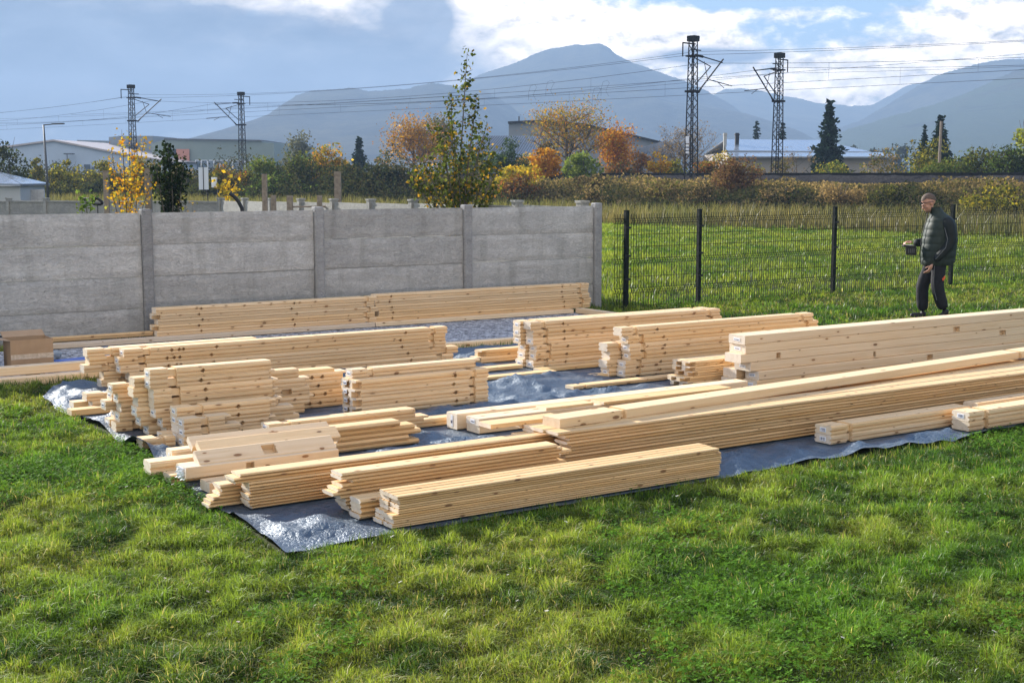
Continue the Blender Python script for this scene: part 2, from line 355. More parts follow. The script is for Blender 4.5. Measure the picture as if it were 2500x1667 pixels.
# mountains
def ridge(name, pts, dist, depth, seed, m, jag=1.2, spur=0.22, step=3.5):
    px = np.arange(pts[0][0], pts[-1][0] + 1, step); py = np.interp(px, [p[0] for p in pts], [p[1] for p in pts])
    d = dist
    X = (px - 1250) / 3300 * d; Hh = CAM_H + (430 - py) / 3300 * d
    Hh = Hh + jag * d / 3300 * (rng.random(len(px)) - 0.4) * 2 + (fbm(px * 0.03, px * 0, seed, 3) - 0.5) * 5 * d / 3300
    rows = np.concatenate([np.linspace(0, 1, 26), np.linspace(1.04, 1.25, 5)])
    V = []
    for r in rows:
        prof = r ** 1.25 if r <= 1 else max(-.01, 1 - (r - 1) * 4.04)
        Y = d - depth * (1 - r)
        wob = fbm(X / depth * 3.2 + 11 + seed, np.full_like(X, r * 2.1), seed, 4) - 0.5
        edge = 4 * r * (1 - r) if r <= 1 else 0
        Z = Hh * prof * (1 + spur * 2.0 * wob * edge) - 1.0 * (r < 0.01) * 1.0
        Xs = X * (1 - 0.0 * r) + wob * depth * 0.18 * edge
        V.append(np.stack([Xs, np.full_like(X, Y) + (fbm(X / depth * 4, X * 0 + r, seed + 5, 3) - 0.5) * depth * 0.10 * edge, Z], -1))
    V = np.concatenate(V); nr, nc = len(rows), len(px); i = np.arange(nr * nc).reshape(nr, nc)
    F = np.stack([i[:-1, :-1], i[:-1, 1:], i[1:, 1:], i[1:, :-1]], -1).reshape(-1, 4)
    return tag(np_mesh(name, V, F, mats=[m], smooth=True), kind='structure')
def hill_mat(name, meadow):
    m, n, b = mat(name, (0.03, 0.05, 0.025), 0.95, 0, 0.05)
    geo = n.new('ShaderNodeNewGeometry'); pos = geo.outputs['Position']; z = n.new('ShaderNodeSeparateXYZ', inp={0: pos}).outputs[2]
    f = n.noise(pos, 0.010, 8, 0.7, 0.8); tr = n.noise(pos, 0.11, 6, 0.75)
    c = n.ramp(f, [(0.38, (0.006, 0.014, 0.010)), (0.62, (0.115, 0.105, 0.045))])
    c = n.mix(n.math('MULTIPLY', n.math('SUBTRACT', tr, 0.3, clamp=True), 1.8, clamp=True), c, (0.006, 0.014, 0.008))
    if meadow:
        f2 = n.noise(n.new('ShaderNodeMapping', inp={0: pos, 'Scale': (1, 1, 6)}).outputs[0], 0.009, 4, 0.55, 0.6)
        lim = n.math('SUBTRACT', 1.0, n.math('DIVIDE', z, meadow), clamp=True)
        mk = n.math('MULTIPLY', n.math('SUBTRACT', n.math('ADD', f2, n.math('MULTIPLY', lim, 0.55)), 0.62), 9.0, clamp=True)
        c = n.mix(mk, c, (0.06, 0.085, 0.035))
    n.link(c, b.inputs['Base Color'])
    bp = n.new('ShaderNodeBump', inp={'Strength': 1.0, 'Distance': 22.0, 'Height': tr}); n.link(bp.outputs[0], b.inputs['Normal']); return m
hm1 = hill_mat('forest_slope', 0); hm2 = hill_mat('forest_and_meadow', 150.0)
ridge('hill', [(380, 470), (520, 380), (600, 325), (640, 300), (690, 262), (730, 238), (770, 226), (860, 220), (905, 228), (960, 226), (1005, 220), (1060, 208), (1100, 213), (1130, 226), (1190, 230), (1240, 258), (1290, 298), (1340, 335), (1420, 400), (1500, 450)], 1900, 900, 1, hm1, 1.0)
ridge('mountain', [(900, 420), (1000, 330), (1060, 262), (1110, 226), (1150, 200), (1190, 182), (1240, 166), (1290, 148), (1330, 130), (1400, 117), (1460, 116), (1480, 124), (1500, 142), (1540, 160), (1590, 178), (1650, 198), (1710, 222), (1760, 250), (1810, 282), (1860, 318), (1920, 352), (2000, 400), (2060, 440)], 2400, 1000, 2, hm1, 0.8)
ridge('mountain', [(1640, 330), (1700, 250), (1760, 224), (1800, 221), (1850, 228), (1920, 242), (1990, 255), (2060, 262), (2120, 260), (2200, 215), (2300, 190), (2420, 200), (2560, 180)], 2950, 900, 3, hm1, 0.6)
ridge('mountain', [(1900, 400), (1960, 352), (2020, 322), (2090, 296), (2150, 262), (2210, 224), (2270, 192), (2340, 170), (2400, 157), (2450, 152), (2520, 153), (2700, 140), (2900, 150)], 2200, 1000, 4, hm1, 1.2)
ridge('hill', [(1850, 420), (1960, 372), (2060, 318), (2120, 300), (2180, 284), (2250, 264), (2330, 238), (2400, 206), (2460, 180), (2520, 158), (2700, 120), (2900, 100)], 1600, 1000, 5, hm2, 1.3, 0.14)

# ================================================================== VEGETATION helpers
def leaf_cloud(C, size, cols, aspect=1.5, flat=0.0):
    """C (n,3) centres -> quads with random orientation"""
    n = len(C); a = rng.normal(size=(n, 3)); a[:, 2] *= (1 - flat); a /= np.linalg.norm(a, axis=1)[:, None] + 1e-9
    b = rng.normal(size=(n, 3)); b -= a * (a * b).sum(1)[:, None]; b /= np.linalg.norm(b, axis=1)[:, None] + 1e-9
    s = (np.asarray(size) * rng.uniform(0.6, 1.25, n))[:, None]
    u = a * s * 0.5 * aspect; w = b * s * 0.5
    V = np.stack([C - u, C - u * 0.1 + w, C + u, C - u * 0.1 - w], 1).reshape(-1, 3)
    F = np.arange(n * 4).reshape(n, 4)
    return V, F, np.repeat(cols, 4, 0)
def pal_cols(n, pal, jit=0.18):
    pal = np.array(pal, float); k = rng.integers(0, len(pal), n); w = rng.random((n, 1)) * 0.6
    k2 = rng.integers(0, len(pal), n); c = pal[k] * (1 - w) + pal[k2] * w
    return np.clip(c * (1 + jit * rng.normal(size=(n, 1))), 0.004, 1)
def branches(mb, base, h, spread, n1, r0, depth=2, up=0.6, twigs=5, seedv=None, lean=0.0):
    """trunk with limbs; returns tip points"""
    tips = []
    def grow(p, d, L, r, lev):
        pts = [p]; dd = d.copy(); q = p.copy(); k = 3
        for i in range(k):
            dd = (dd + Vector((random.uniform(-.18, .18), random.uniform(-.18, .18), random.uniform(-.02, .14)))).normalized(); q = q + dd * (L / k); pts.append(q.copy())
        mb.tube(pts, [r, r * 0.8, r * 0.62, r * 0.4], 5 if r > 0.02 else 3, caps=False)
        if lev <= 0:
            tips.extend(pts[1:]); return
        for i in range(twigs):
            f = random.uniform(0.3, 1.0); j = min(int(f * k), k - 1); s0 = pts[j].lerp(pts[j + 1], f * k - j if f * k - j < 1 else 1)
            nd = (dd * up + Vector((random.uniform(-1, 1), random.uniform(-1, 1), random.uniform(-.1, .8))) * 0.75).normalized()
            grow(s0, nd, L * random.uniform(0.42, 0.66), r * 0.42, lev - 1)
    base = Vector(base)
    trunk = [base, base + Vector((lean * h * .1, 0, h * 0.3)), base + Vector((lean * h * .2, 0, h * 0.62)), base + Vector((lean * h * .3, 0, h * 0.94))]
    mb.tube(trunk, [r0, r0 * 0.75, r0 * 0.45, r0 * 0.12], 7, caps=False)
    for i in range(n1):
        f = (i + 0.6) / n1 * 0.75 + 0.2; j = min(int(f * 3), 2); s0 = trunk[j].lerp(trunk[j + 1], f * 3 - j)
        an = i * 2.4 + random.uniform(-.4, .4)
        d = Vector((math.cos(an) * spread, math.sin(an) * spread, up)).normalized()
        grow(s0, d, h * random.uniform(0.34, 0.5) * (1.15 - f * 0.6), r0 * 0.42 * (1.1 - f * 0.7), depth - 1)
    return tips
def crown_pts(n, rx, ry, rz, clumps, cr, seed_low=0.0):
    """points on clumps scattered through an ellipsoid"""
    k = clumps; d = rng.normal(size=(k, 3)); d /= np.linalg.norm(d, axis=1)[:, None]; d *= rng.uniform(0.25, 1.0, (k, 1)) ** 0.6
    cc = d * [rx, ry, rz]; which = rng.integers(0, k, n); e = rng.normal(size=(n, 3)); e /= np.linalg.norm(e, axis=1)[:, None]
    e *= (rng.uniform(0.15, 1.0, (n, 1)) ** 0.45) * cr * rng.uniform(0.6, 1.3, k)[which][:, None]
    e[:, 2] *= 0.75
    return cc[which] + e, which
def at(px, Y): return (px - 1250) / 1805.6 * Y
def height_for(py, Y): return CAM_H + (430 - py) / 1805.6 * Y

def bush(name, px0, px1, pytop, Y, z0, pal, label, cat, group=None, n=1400, leaf=0.13, clumps=16, low=0.0, stems=6):
    x0, x1 = at(px0, Y), at(px1, Y); w = abs(x1 - x0) / 2; h = max(height_for(pytop, Y) - z0, 0.5)
    root = empty(name, ((x0 + x1) / 2, Y * KY, z0), 0, label, cat, group)
    pts, wh = crown_pts(n, w * 0.8, w * 0.7, h * 0.42, clumps, min(w, h) * 0.38)
    pts[:, 2] += h * 0.5
    q = rng.random(n) < .33; a_ = rng.uniform(0, 6.283, n); r_ = w * .95 * np.sqrt(rng.random(n)) * (.8 + .4 * vnoise(a_ * 1.3, a_ * 0 + px0, 5))
    low_ = np.stack([np.cos(a_) * r_, np.sin(a_) * r_ * .8, h * .6 * rng.random(n) ** 1.2], -1); pts = np.where(q[:, None], low_, pts); pts[:, 2] = np.clip(pts[:, 2], 0.02, None)
    jit = rng.normal(0, 0.10, clumps)
    c = pal_cols(n, pal) * (1 + jit[wh])[:, None]
    V, F, cc = leaf_cloud(pts, np.full(n, leaf), c)
    np_mesh('foliage', V, F, cc, [M['leaf']], root)
    mb = MB()
    for i in range(stems):
        a = random.uniform(0, 6.28); q = Vector((math.cos(a) * w * 0.55, math.sin(a) * w * 0.4, h * random.uniform(0.6, 0.95)))
        mb.tube([(math.cos(a) * 0.1, math.sin(a) * 0.1, -0.15), q * 0.5 + Vector((0, 0, h * 0.12)), q], [0.035, 0.022, 0.008], 4, caps=False)
    mb.build('stem', M['bark'], root)
    return root
def leafy_tree(name, px0, px1, pytop, Y, z0, pal, label, cat, group=None, n=1500, leaf=0.12, r0=0.13, n1=9, depth=3, twigs=4, spread=0.9, up=0.7, scatter=0.22, sides_low=0.0, fill=0.3):
    x0, x1 = at(px0, Y), at(px1, Y); w = abs(x1 - x0) / 2; h = height_for(pytop, Y) - z0
    root = empty(name, ((x0 + x1) / 2, Y * KY, z0), 0, label, cat, group)
    mb = MB(); tips = branches(mb, (0, 0, -0.2), h * 0.9, spread, n1, r0, depth, up, twigs)
    T = np.array([tuple(t) for t in tips])
    ext = np.percentile(np.abs(T[:, :2]), 96); k = w * 0.92 / max(ext, 0.1); kz = h * 0.97 / T[:, 2].max()
    V0 = np.array(mb.v); V0[:, :2] *= k; V0[:, 2] *= kz; mb.v = [tuple(v) for v in V0]; T[:, :2] *= k; T[:, 2] *= kz
    mb.build('trunk', M['bark'], root)
    pick = rng.integers(0, len(T), n); pts = T[pick] + rng.normal(0, scatter * w * 0.35, (n, 3))
    c = pal_cols(n, pal)
    V, F, cc = leaf_cloud(pts, np.full(n, leaf), c); np_mesh('crown', V, F, cc, [M['leaf']], root)
    return root
def spruce(name, px, pytop, Y, z0, wpx, label, group=None, n_lay=26, pal=((0.018, 0.035, 0.022), (0.03, 0.05, 0.03), (0.012, 0.025, 0.018)), dens=1.0):
    x = at(px, Y); h = height_for(pytop, Y) - z0; rw = wpx * .66 / 1805.6 * Y
    root = empty(name, (x, Y * KY, z0), 0, label, 'spruce tree', group)
    mb = MB(); mb.tube([(0, 0, -0.2), (0.02, 0, h * 0.5), (0, 0, h)], [h * 0.016, h * 0.009, 0.01], 6, caps=False); 
    Vs = []; Fs = []; Cs = []; off = 0
    for i in range(n_lay):
        f = i / (n_lay - 1); z = h * (0.06 + 0.92 * f); r = rw * 1.12 * (1 - f) ** 1.15 * random.uniform(0.72, 1.15) + 0.03 * rw
        nb = max(4, int(11 * (1 - f * 0.6) * dens))
        for b in range(nb):
            an = b * 6.283 / nb + random.uniform(-.35, .35); rr = r * random.uniform(0.65, 1.15)
            nn = max(7, int(26 * rr / rw + 7)); t = rng.random(nn) ** 0.75
            cx = math.cos(an) * rr * t; cy = math.sin(an) * rr * t; cz = z - 0.32 * rr * t + 0.14 * rr * t ** 3 + rng.normal(0, 0.03 * rw + 0.02, nn)
            C = np.stack([cx, cy, cz], -1) + rng.normal(0, 0.05 * rw + 0.01, (nn, 3)) * [1, 1, .5]
            V, F, cc = leaf_cloud(C, np.full(nn, max(0.075 * rw, h * 0.013) * 1.5), pal_cols(nn, pal), 1.9, 0.5)
            Vs.append(V); Fs.append(F + off); Cs.append(cc); off += len(V)
            mb.tube([(0, 0, z), (math.cos(an) * rr * 0.85, math.sin(an) * rr * 0.85, z - 0.2 * rr)], [0.012 * h * (1 - f) * .4 + 0.004, 0.004], 3, caps=False)
    mb.build('trunk', M['bark'], root)
    np_mesh('crown', np.concatenate(Vs), np.concatenate(Fs), np.concatenate(Cs), [M['needle']], root)
    return root

# ================================================================== TIMBER
FOOT = []          # footprints (u0, u1, v0, v1) of what lies on the tarpaulin
PROF = {
    'log': [(.007, 0), (.009, .09), (0, .15), (0, .36), (.016, .39), (.016, .52), (0, .57), (0, .86), (.009, .92), (.009, 1)],
    'thin': [(.012, 0), (.010, .10), (.002, .20), (.002, .44), (-.007, .48), (-.007, .62), (.002, .66), (.002, .80), (.010, .92), (.012, 1)],
    'deck': [(.011, 0), (.010, .10), (.0, .20), (0, .42), (.011, .47), (.011, .62), (0, .67), (0, .84), (.006, .94), (.008, 1)],
    'beam': [(.006, 0), (0, .07), (0, .93), (.006, 1)],
    'plain': [(.002, 0), (0, .08), (0, .92), (.002, 1)],
}
def poly_full(w, t, kind):
    f = [(y, z * t) for y, z in PROF[kind]]
    if kind == 'deck':
        top = [(w * .44, t), (w * .47, t - .006), (w * .53, t - .006), (w * .56, t)]
    else: top = []
    b = [(w - y, z * t) for y, z in PROF[kind]][::-1]
    return f + top + b
_cache = {}
def plank_mesh(L, w, t, kind, notches=(), holes=(), lip_l=0, lip_r=0, mort=()):
    key = (round(L, 3), w, t, kind, tuple(notches), tuple(holes), lip_l, lip_r, tuple(mort))
    if key in _cache: return _cache[key]
    full = poly_full(w, t, kind); nd = min(0.032, w * 0.3)
    states = [(0.0, L, 'full')]
    def cut(a, b, st):
        nonlocal states; r = []
        for x0, x1, s in states:
            if b <= x0 or a >= x1 or s != 'full': r.append((x0, x1, s)); continue
            if a > x0: r.append((x0, a, s))
            r.append((max(a, x0), min(b, x1), st))
            if b < x1: r.append((b, x1, s))
        states = r
    if lip_l: cut(0, lip_l, 'lip')
    if lip_r: cut(L - lip_r, L, 'lip')
    for x, ln in notches: cut(x, x + ln, 'notch')
    for x, ln in mort: cut(x, x + ln, 'mort')
    for x in holes:
        r = 0.016
        cut(x - r, x - .55 * r, 'h0'); cut(x - .55 * r, x + .55 * r, 'h1'); cut(x + .55 * r, x + r, 'h0')
    def slot(z0, z1, d):
        # full outline with a slot cut in from the front
        out = []; f = [(y, z * t) for y, z in PROF[kind]]
        lo = [p for p in f if p[1] < z0]; hi = [p for p in f if p[1] > z1]
        y0 = np.interp(z0, [p[1] for p in f], [p[0] for p in f]); y1 = np.interp(z1, [p[1] for p in f], [p[0] for p in f])
        return lo + [(y0, z0), (d, z0), (d, z1), (y1, z1)] + hi + full[len(f):]
    zc = .5 * t; hr = min(0.016, .34 * t)
    polys = {'full': full, 'notch': [(nd, .10 * t), (w - nd, .10 * t), (w - nd, .86 * t), (nd, .86 * t)][::-1],
             'lip': [(.55 * w, 0), (.55 * w, .66 * t), (.004, .74 * t), (0, .86 * t), (.006, t)] + full[len(PROF[kind]) + (4 if kind == 'deck' else 0):],
             'h0': slot(zc - .6 * hr, zc + .6 * hr, .05), 'h1': slot(zc - hr, zc + hr, .05), 'mort': slot(.16 * t, .80 * t, .05)}
    mb = MB()
    def cap(x, p, m): mb.face([(x, y, z) for y, z in p], m)
    for i, (x0, x1, s) in enumerate(states):
        p = polys[s]
        for a, b in zip(p, p[1:] + p[:1]): mb.face([(x0, a[0], a[1]), (x1, a[0], a[1]), (x1, b[0], b[1]), (x0, b[0], b[1])])
        for x, j in ((x0, i - 1), (x1, i + 1)):
            if j < 0 or j >= len(states): cap(x, p, 1); continue
            q = states[j][2]
            if s == 'full' and q in ('notch', 'lip'): cap(x, full, 0)
            elif s == 'h1' and q == 'h0':
                for sg in (-1, 1): mb.face([(x, .0, zc + sg * .6 * hr), (x, .05, zc + sg * .6 * hr), (x, .05, zc + sg * hr), (x, .0, zc + sg * hr)])
            elif s == 'h0' and q == 'full': mb.face([(x, .004, zc - .6 * hr), (x, .05, zc - .6 * hr), (x, .05, zc + .6 * hr), (x, .004, zc + .6 * hr)])
            elif s == 'mort' and q == 'full': mb.face([(x, .003, .16 * t), (x, .05, .16 * t), (x, .05, .80 * t), (x, .003, .80 * t)])
    me = mb.mesh('plank'); _cache[key] = me
    return me
ORD = ['topmost', 'second', 'third', 'fourth', 'fifth', 'sixth', 'seventh', 'eighth', 'ninth', 'tenth', 'eleventh', 'twelfth', 'thirteenth', 'fourteenth']
NOUN = {'log': ('notched_plank', 'plank', 'log cabin planks'), 'thin': ('thin_board', 'board', 'thin tongue boards'), 'deck': ('floor_board', 'board', 'grooved floor boards'),
        'beam': ('timber_beam', 'beam', 'squared beams'), 'plain': ('flat_board', 'board', 'flat boards')}
def sticker(parent, w, t, zc=None, yc=None, sw=0.062, sh=0.034, tilt=0.0, text=None):
    yc = w * .5 if yc is None else yc; zc = t * .5 if zc is None else zc
    mb = MB(); ca, sa = math.cos(tilt), math.sin(tilt)
    ey = Vector((0, -ca * sw, -sa * sw)); ez = Vector((0, -sa * sh, ca * sh)); o = Vector((-.0022, yc, zc)) - ey / 2 - ez / 2
    mb.obox(o, (.0018, 0, 0), ey, ez); s = mb.build('paper_label', M['paper'], parent)
    mb = MB()
    if text:
        for i, seg in enumerate(text):
            bx = .13 + i * (.74 / len(text)); bw = .74 / len(text) * .62
            for q in DIG[seg]:
                x0, y0, x1, y1 = SEGS[q]
                mb.obox(o + ey * (bx + x0 * bw) + ez * (.22 + y0 * .56) + Vector((-.0012, 0, 0)), (.001, 0, 0), ey * (x1 - x0) * bw, ez * (y1 - y0) * .56)
    else:
        x = .14
        while x < .8:
            wd = random.uniform(.06, .12); hh = random.uniform(.16, .30)
            mb.obox(o + ey * x + ez * .3 + Vector((-.0012, 0, 0)), (.001, 0, 0), ey * wd * .55, ez * hh); x += wd
    mb.build('print', M['ink'], s)
SEGS = {'a': (0, .88, 1, 1), 'b': (.8, .5, 1, 1), 'c': (.8, 0, 1, .5), 'd': (0, 0, 1, .12), 'e': (0, 0, .2, .5), 'f': (0, .5, .2, 1), 'g': (0, .44, 1, .56)}
DIG = {'0': 'abcdef', '1': 'bc', '2': 'abged', '3': 'abgcd', '4': 'fgbc', '5': 'afgcd', '6': 'afgedc', '7': 'abc', '8': 'abcdefg', '9': 'abcfgd'}

def plank(u, v, z, L, w, t, kind, label, group, yaw=0.0, notches=(), holes=(), lip_l=0, lip_r=0, mort=(), roll=0.0, pitch=0.0, material=None, label_on=None, name=None, off=0.0):
    sc_ = lambda q: tuple((round(a * KU, 3), round(b * KU, 3)) for a, b in q)
    L = round(L * KU, 3); w = round(w * (KW if not roll else 1.0), 4); notches = sc_(notches); mort = sc_(mort); holes = tuple(round(h * KU, 3) for h in holes)
    yaw = math.atan(KY * math.tan(A20 + yaw)) - YAW if abs(yaw) < 1 else yaw
    me = plank_mesh(L, w, t, kind, notches, holes, lip_l, lip_r, mort)
    o = bpy.data.objects.new(name or NOUN[kind][0], me); COL.objects.link(o)
    if not me.materials:
        me.materials.append(M[material or {'log': 'log', 'thin': 'thin', 'deck': 'thin', 'beam': 'beam', 'plain': 'thin'}[kind]]); me.materials.append(M['end'])
    p = P(u, v, z) + VX * off; o.location = p
    o.rotation_mode = 'XYZ'
    o.rotation_euler = (Matrix.Rotation(YAW + yaw, 3, 'Z') @ Matrix.Rotation(pitch, 3, 'Y') @ Matrix.Rotation(roll, 3, 'X')).to_euler()
    tag(o, label, NOUN[kind][1], group)
    if label_on is not None: sticker(o, w, t, **label_on)
    return o
def stack(phrase, u, v, L, w, t, n, kind, cols=1, z0=0.02, dx=None, dl=None, dv=None, notch_l=None, notch_r=None, holes=(), lip_l=None, lip_r=None, labels=(), jit=0.006, gap=0.004, skip=(), mort=None, foot=True, material=None, rows=('front', 'rear', 'third', 'hindmost'), yawj=0.002, layer_cols=None, group=None, noun=None):
    name, cat, gname = NOUN[kind]; noun = noun or cat
    group = group or ('%s of the %s' % (gname, phrase))
    for c in range(cols):
        for k in range(n):
            if (c, k) in skip: continue
            d = (dx or {}).get((c, k), (dx or {}).get(k, 0.0)); e = (dl or {}).get((c, k), (dl or {}).get(k, 0.0)); q = (dv or {}).get((c, k), (dv or {}).get(k, 0.0))
            d += random.uniform(-jit, jit); LL = round(L + e + random.uniform(-jit, jit) * 0.5 - (d if False else 0), 3)
            no = []
            if notch_l and (notch_l is True or (c, k) not in ()): no.append((round(notch_l[0], 3), notch_l[1]))
            if notch_r: no.append((round(LL - notch_r[0] - notch_r[1], 3), notch_r[1]))
            hs = [round(h + random.uniform(-.012, .012), 3) for h in holes if 0.05 < h < LL - .05]
            kk = n - 1 - k
            od = ORD[kk] if kk < n - 1 or n == 1 else 'bottom'
            lab = '%s %s%s of the %s' % (od, noun, '' if (kk == 0 or kk == n - 1) else ' from the top', phrase)
            if cols > 1: lab = '%s %s%s, %s row of the %s' % (od, noun, '' if (kk == 0 or kk == n - 1) else ' down', rows[c], phrase)
            lo = None
            if (c, k) in labels or k in labels: lo = dict(tilt=random.uniform(-.12, .12))
            plank(u + d, v + q + random.uniform(-.002, .002), z0 + k * (t + 0.0018), LL, w, t, kind, lab, group, random.uniform(-yawj, yawj), no, hs,
                  (lip_l or {}).get(k, 0) if isinstance(lip_l, dict) else (lip_l or 0), (lip_r or {}).get(k, 0) if isinstance(lip_r, dict) else (lip_r or 0), (mort or {}).get(k, ()) if mort else (), material=material, label_on=lo, off=c * (w * KW + gap))
    if foot: p_ = P(u, v); a_, b_ = fr(p_.x, p_.y); FOOT.append((a_ - .03, a_ + L * KU + .03, b_ - .02, b_ + cols * (w * KW + gap)))
def foot_old(u0, u1, v0, v1): p_ = P(u0, v0); a_, b_ = fr(p_.x, p_.y); FOOT.append((a_, a_ + (u1 - u0) * KU, b_, b_ + (v1 - v0) * 1.6))

# -- nearest row
stack('stack of grooved floor boards lying nearest the lawn', 0.0, 0.0, 2.16, .078, .0245, 7, 'deck', 2, dx={0: -.035, 1: -.03, 2: -.03}, dl={0: .03, 1: .03, 2: .03}, jit=.008, rows=('front', 'rear'))
stack('low four-board block between the two front stacks', -.19, .175, .85, .092, .0285, 4, 'thin', 1)
stack('ragged-ended stack left of the grooved boards', -.27, .285, 1.40, .10, .0205, 11, 'thin', 1, dx={0: .04, 1: .03, 2: .02, 3: .02, 4: -.01, 5: -.07, 6: -.03, 8: .05, 9: -.01, 10: -.01}, dl={3: .06, 4: .08, 5: .09, 8: .02, 10: -.02, 9: .02}, jit=.012)
stack('long thin-board stack beside the leaning beams', -.79, .535, 2.0, .088, .0165, 9, 'thin', 1, jit=.012, z0=.02)
stack('set-back board stack behind the leaning-beam end', -.955, .63, 2.0, .085, .0205, 6, 'thin', 1, dx={0: -.06, 1: -.06, 2: -.05, 3: .0, 4: .01, 5: -.01}, jit=.01)
stack('three-board bundle laid across the long thin stack', -.86, .545, 2.07, .10, .0175, 3, 'thin', 1, z0=.02 + 9 * .0178, jit=.02, foot=False)
# -- leaning heap of beams at the left front corner
hp = 'heap of leaning beams at the tarpaulin corner'; hg = 'beams and logs of the leaning heap'
def heap(du, dv, z, L, w, t, kind, label, **kw): return plank(du, dv, z, L, w, t, kind, label, hg, **kw)
heap(-1.03, .86, .02, .85, .11, .065, 'beam', 'lowest squared beam of the leaning heap, under the paper-wrapped one')
heap(-1.17, .965, .088, .95, .12, .075, 'beam', 'squared beam with a paper-wrapped end, on the lowest beam', mort=[(.36, .05)], label_on=dict(sw=.09, sh=.06))
heap(-1.27, 1.10, .02, .60, .105, .055, 'log', 'short log poking out low at the heap\'s left, flat end')
heap(-1.40, 1.215, .05, .66, .10, .085, 'log', 'profiled log poking out farthest to the left of the heap')
heap(-1.28, 1.325, .06, .55, .085, .10, 'log', 'short labelled log behind the leaning beams', label_on=dict(sw=.03, sh=.045))
heap(-1.09, .985, .166, .86, .055, .125, 'beam', 'notched leaning beam, frontmost of the three tilted ones', roll=R(-52), mort=[(.40, .085)])
heap(-1.08, 1.075, .21, .89, .05, .115, 'beam', 'middle leaning beam of the three tilted ones', roll=R(-56))
heap(-1.14, 1.165, .225, .90, .045, .11, 'beam', 'rearmost leaning beam of the three tilted ones', roll=R(-58))
foot_old(-1.45, .0, .84, 1.44)
# white paper wrap at a beam end
mb = MB(); q = P(-1.185, .955, .086); ex, ey = UX * .05, VX * .14
gx = np.linspace(0, 1, 9)
def wp(i, j): return q + VX * (.12 * gx[i]) + Vector((0, 0, .075 * gx[j])) + UX * (.010 * math.sin(i * 2.1 + j * 1.7) + .006 * math.sin(j * 3.3 - i))
for i in range(8):
    for j in range(8):
        f4 = [wp(i, j), wp(i + 1, j), wp(i + 1, j + 1), wp(i, j + 1)]; mb.face(f4)
tag(mb.build('paper_wrap', M['paper']), 'crumpled white paper wrapped round the end of a beam', 'paper wrap')

stack('stepped short-board stack right of the leaning beams', -.20, 1.27,   .55, .10, .036, 5, 'thin', 1, dl={0: .06, 1: -.02, 2: .06, 3: .02, 4: -.08}, jit=.01)
# -- second row: short notched logs, the middle row
stack('front pile of short notched logs', -1.235, 1.78, .34, .10, .067, 3, 'log', 1, notch_l=(.115, .055), dl={0: -.01, 1: .05, 2: -.02}, lip_r={0: .06, 2: .05}, labels=(0, 1, 2), jit=.012)
stack('grey-topped log pile behind the short logs', -1.285, 1.895, .70, .105, .064, 4, 'log', 1, notch_l=(.125, .06), holes=(.44,), lip_r={3: .05, 1: .06}, dl={3: -.0, 2: -.04, 0: -.08}, labels=(0, 2, 3))
plank(-1.52, 1.84, .02, .22, .10, .072, 'log', 'single short notched log lying by the curled tarpaulin edge', 'loose notched logs', notches=((.10, .05),)); foot_old(-1.55, -1.28, 1.82, 1.96)
plank(-1.40, 1.965, .02, .30, .09, .06, 'log', 'half-hidden loose log behind the single short log', 'loose notched logs', notches=((.10, .05),))
stack('three-log pile running to the centre of the tarpaulin', -.655, 1.50, 1.12, .10, .062, 3, 'log', 1, notch_l=(.105, .055), holes=(.36,), dl={0: -.04, 1: .07, 2: -.04}, lip_r={1: .05}, labels=(2,))
plank(.46, 1.60, .02, .46, .10, .06, 'log', 'lone log between the three-log pile and the squared beams', 'loose notched logs'); foot_old(.44, .95, 1.58, 1.72)
# tall seven-layer pile
stack('tall pile with a column of drilled holes', -1.48, 2.06, .90, .095, .0735, 7, 'log', 2, notch_l=(.125, .062), holes=(.36,), dx={(0, 0): .10, (0, 1): .075, (0, 2): .03, (0, 3): .02, (0, 4): .018, (1, 0): .02, (1, 1): -.03, (1, 2): -.06, (1, 3): -.05, (1, 4): -.08, (1, 5): -.07}, skip=((1, 6),), dl={0: .08, 1: .06, 2: .02, 6: -.03}, lip_r={5: .05, 4: .05, 3: .05, 2: .05}, labels=((0, 1), (0, 2), (0, 5), (0, 6), (1, 0), (1, 1), (1, 2)), jit=.004)
# pile behind the tall one
stack('pile of white-ended logs left of the tall pile', -1.75, 2.31, 1.42, .09, .0735, 5, 'log', 1, notch_l=(.115, .06), dx={0: -.01, 1: .01, 2: .025, 3: .01, 4: -.02}, dl={4: -.03, 1: .05, 3: .02}, mort={2: [(1.20, .075)]}, lip_r={1: .04, 3: .04}, labels=(1, 3, 4))
stack('four-log pile right of the tall pile', -1.80, 2.41, 1.82, .095, .073, 4, 'log', 1, holes=(1.52, 1.62), lip_r={1: .06, 3: .05}, labels=(0, 1, 2, 3), notch_l=(.12, .06), dx={0: -.02, 1: .02, 2: -.04})
plank(-.82, 2.42, .02 + 4 * .0742, .74, .10, .03, 'plain', 'grey-topped flat board lying on the four-log pile', 'loose flat boards')
# -- centre pile
stack('centre pile with hollowed left ends', .05, 2.06, 1.16, .085, .0725, 4, 'log', 2, lip_l=.055, notch_r=(.115, .055), holes=(.86,), labels=((1, 0), (1, 1), (1, 2), (1, 3)))
plank(.035, 2.13, .02 + 4 * .0745, 1.12, .09, .072, 'log', 'single log on top of the centre pile with hollowed left ends', 'loose notched logs', notches=((.13, .05),), lip_r=.05, label_on=dict())
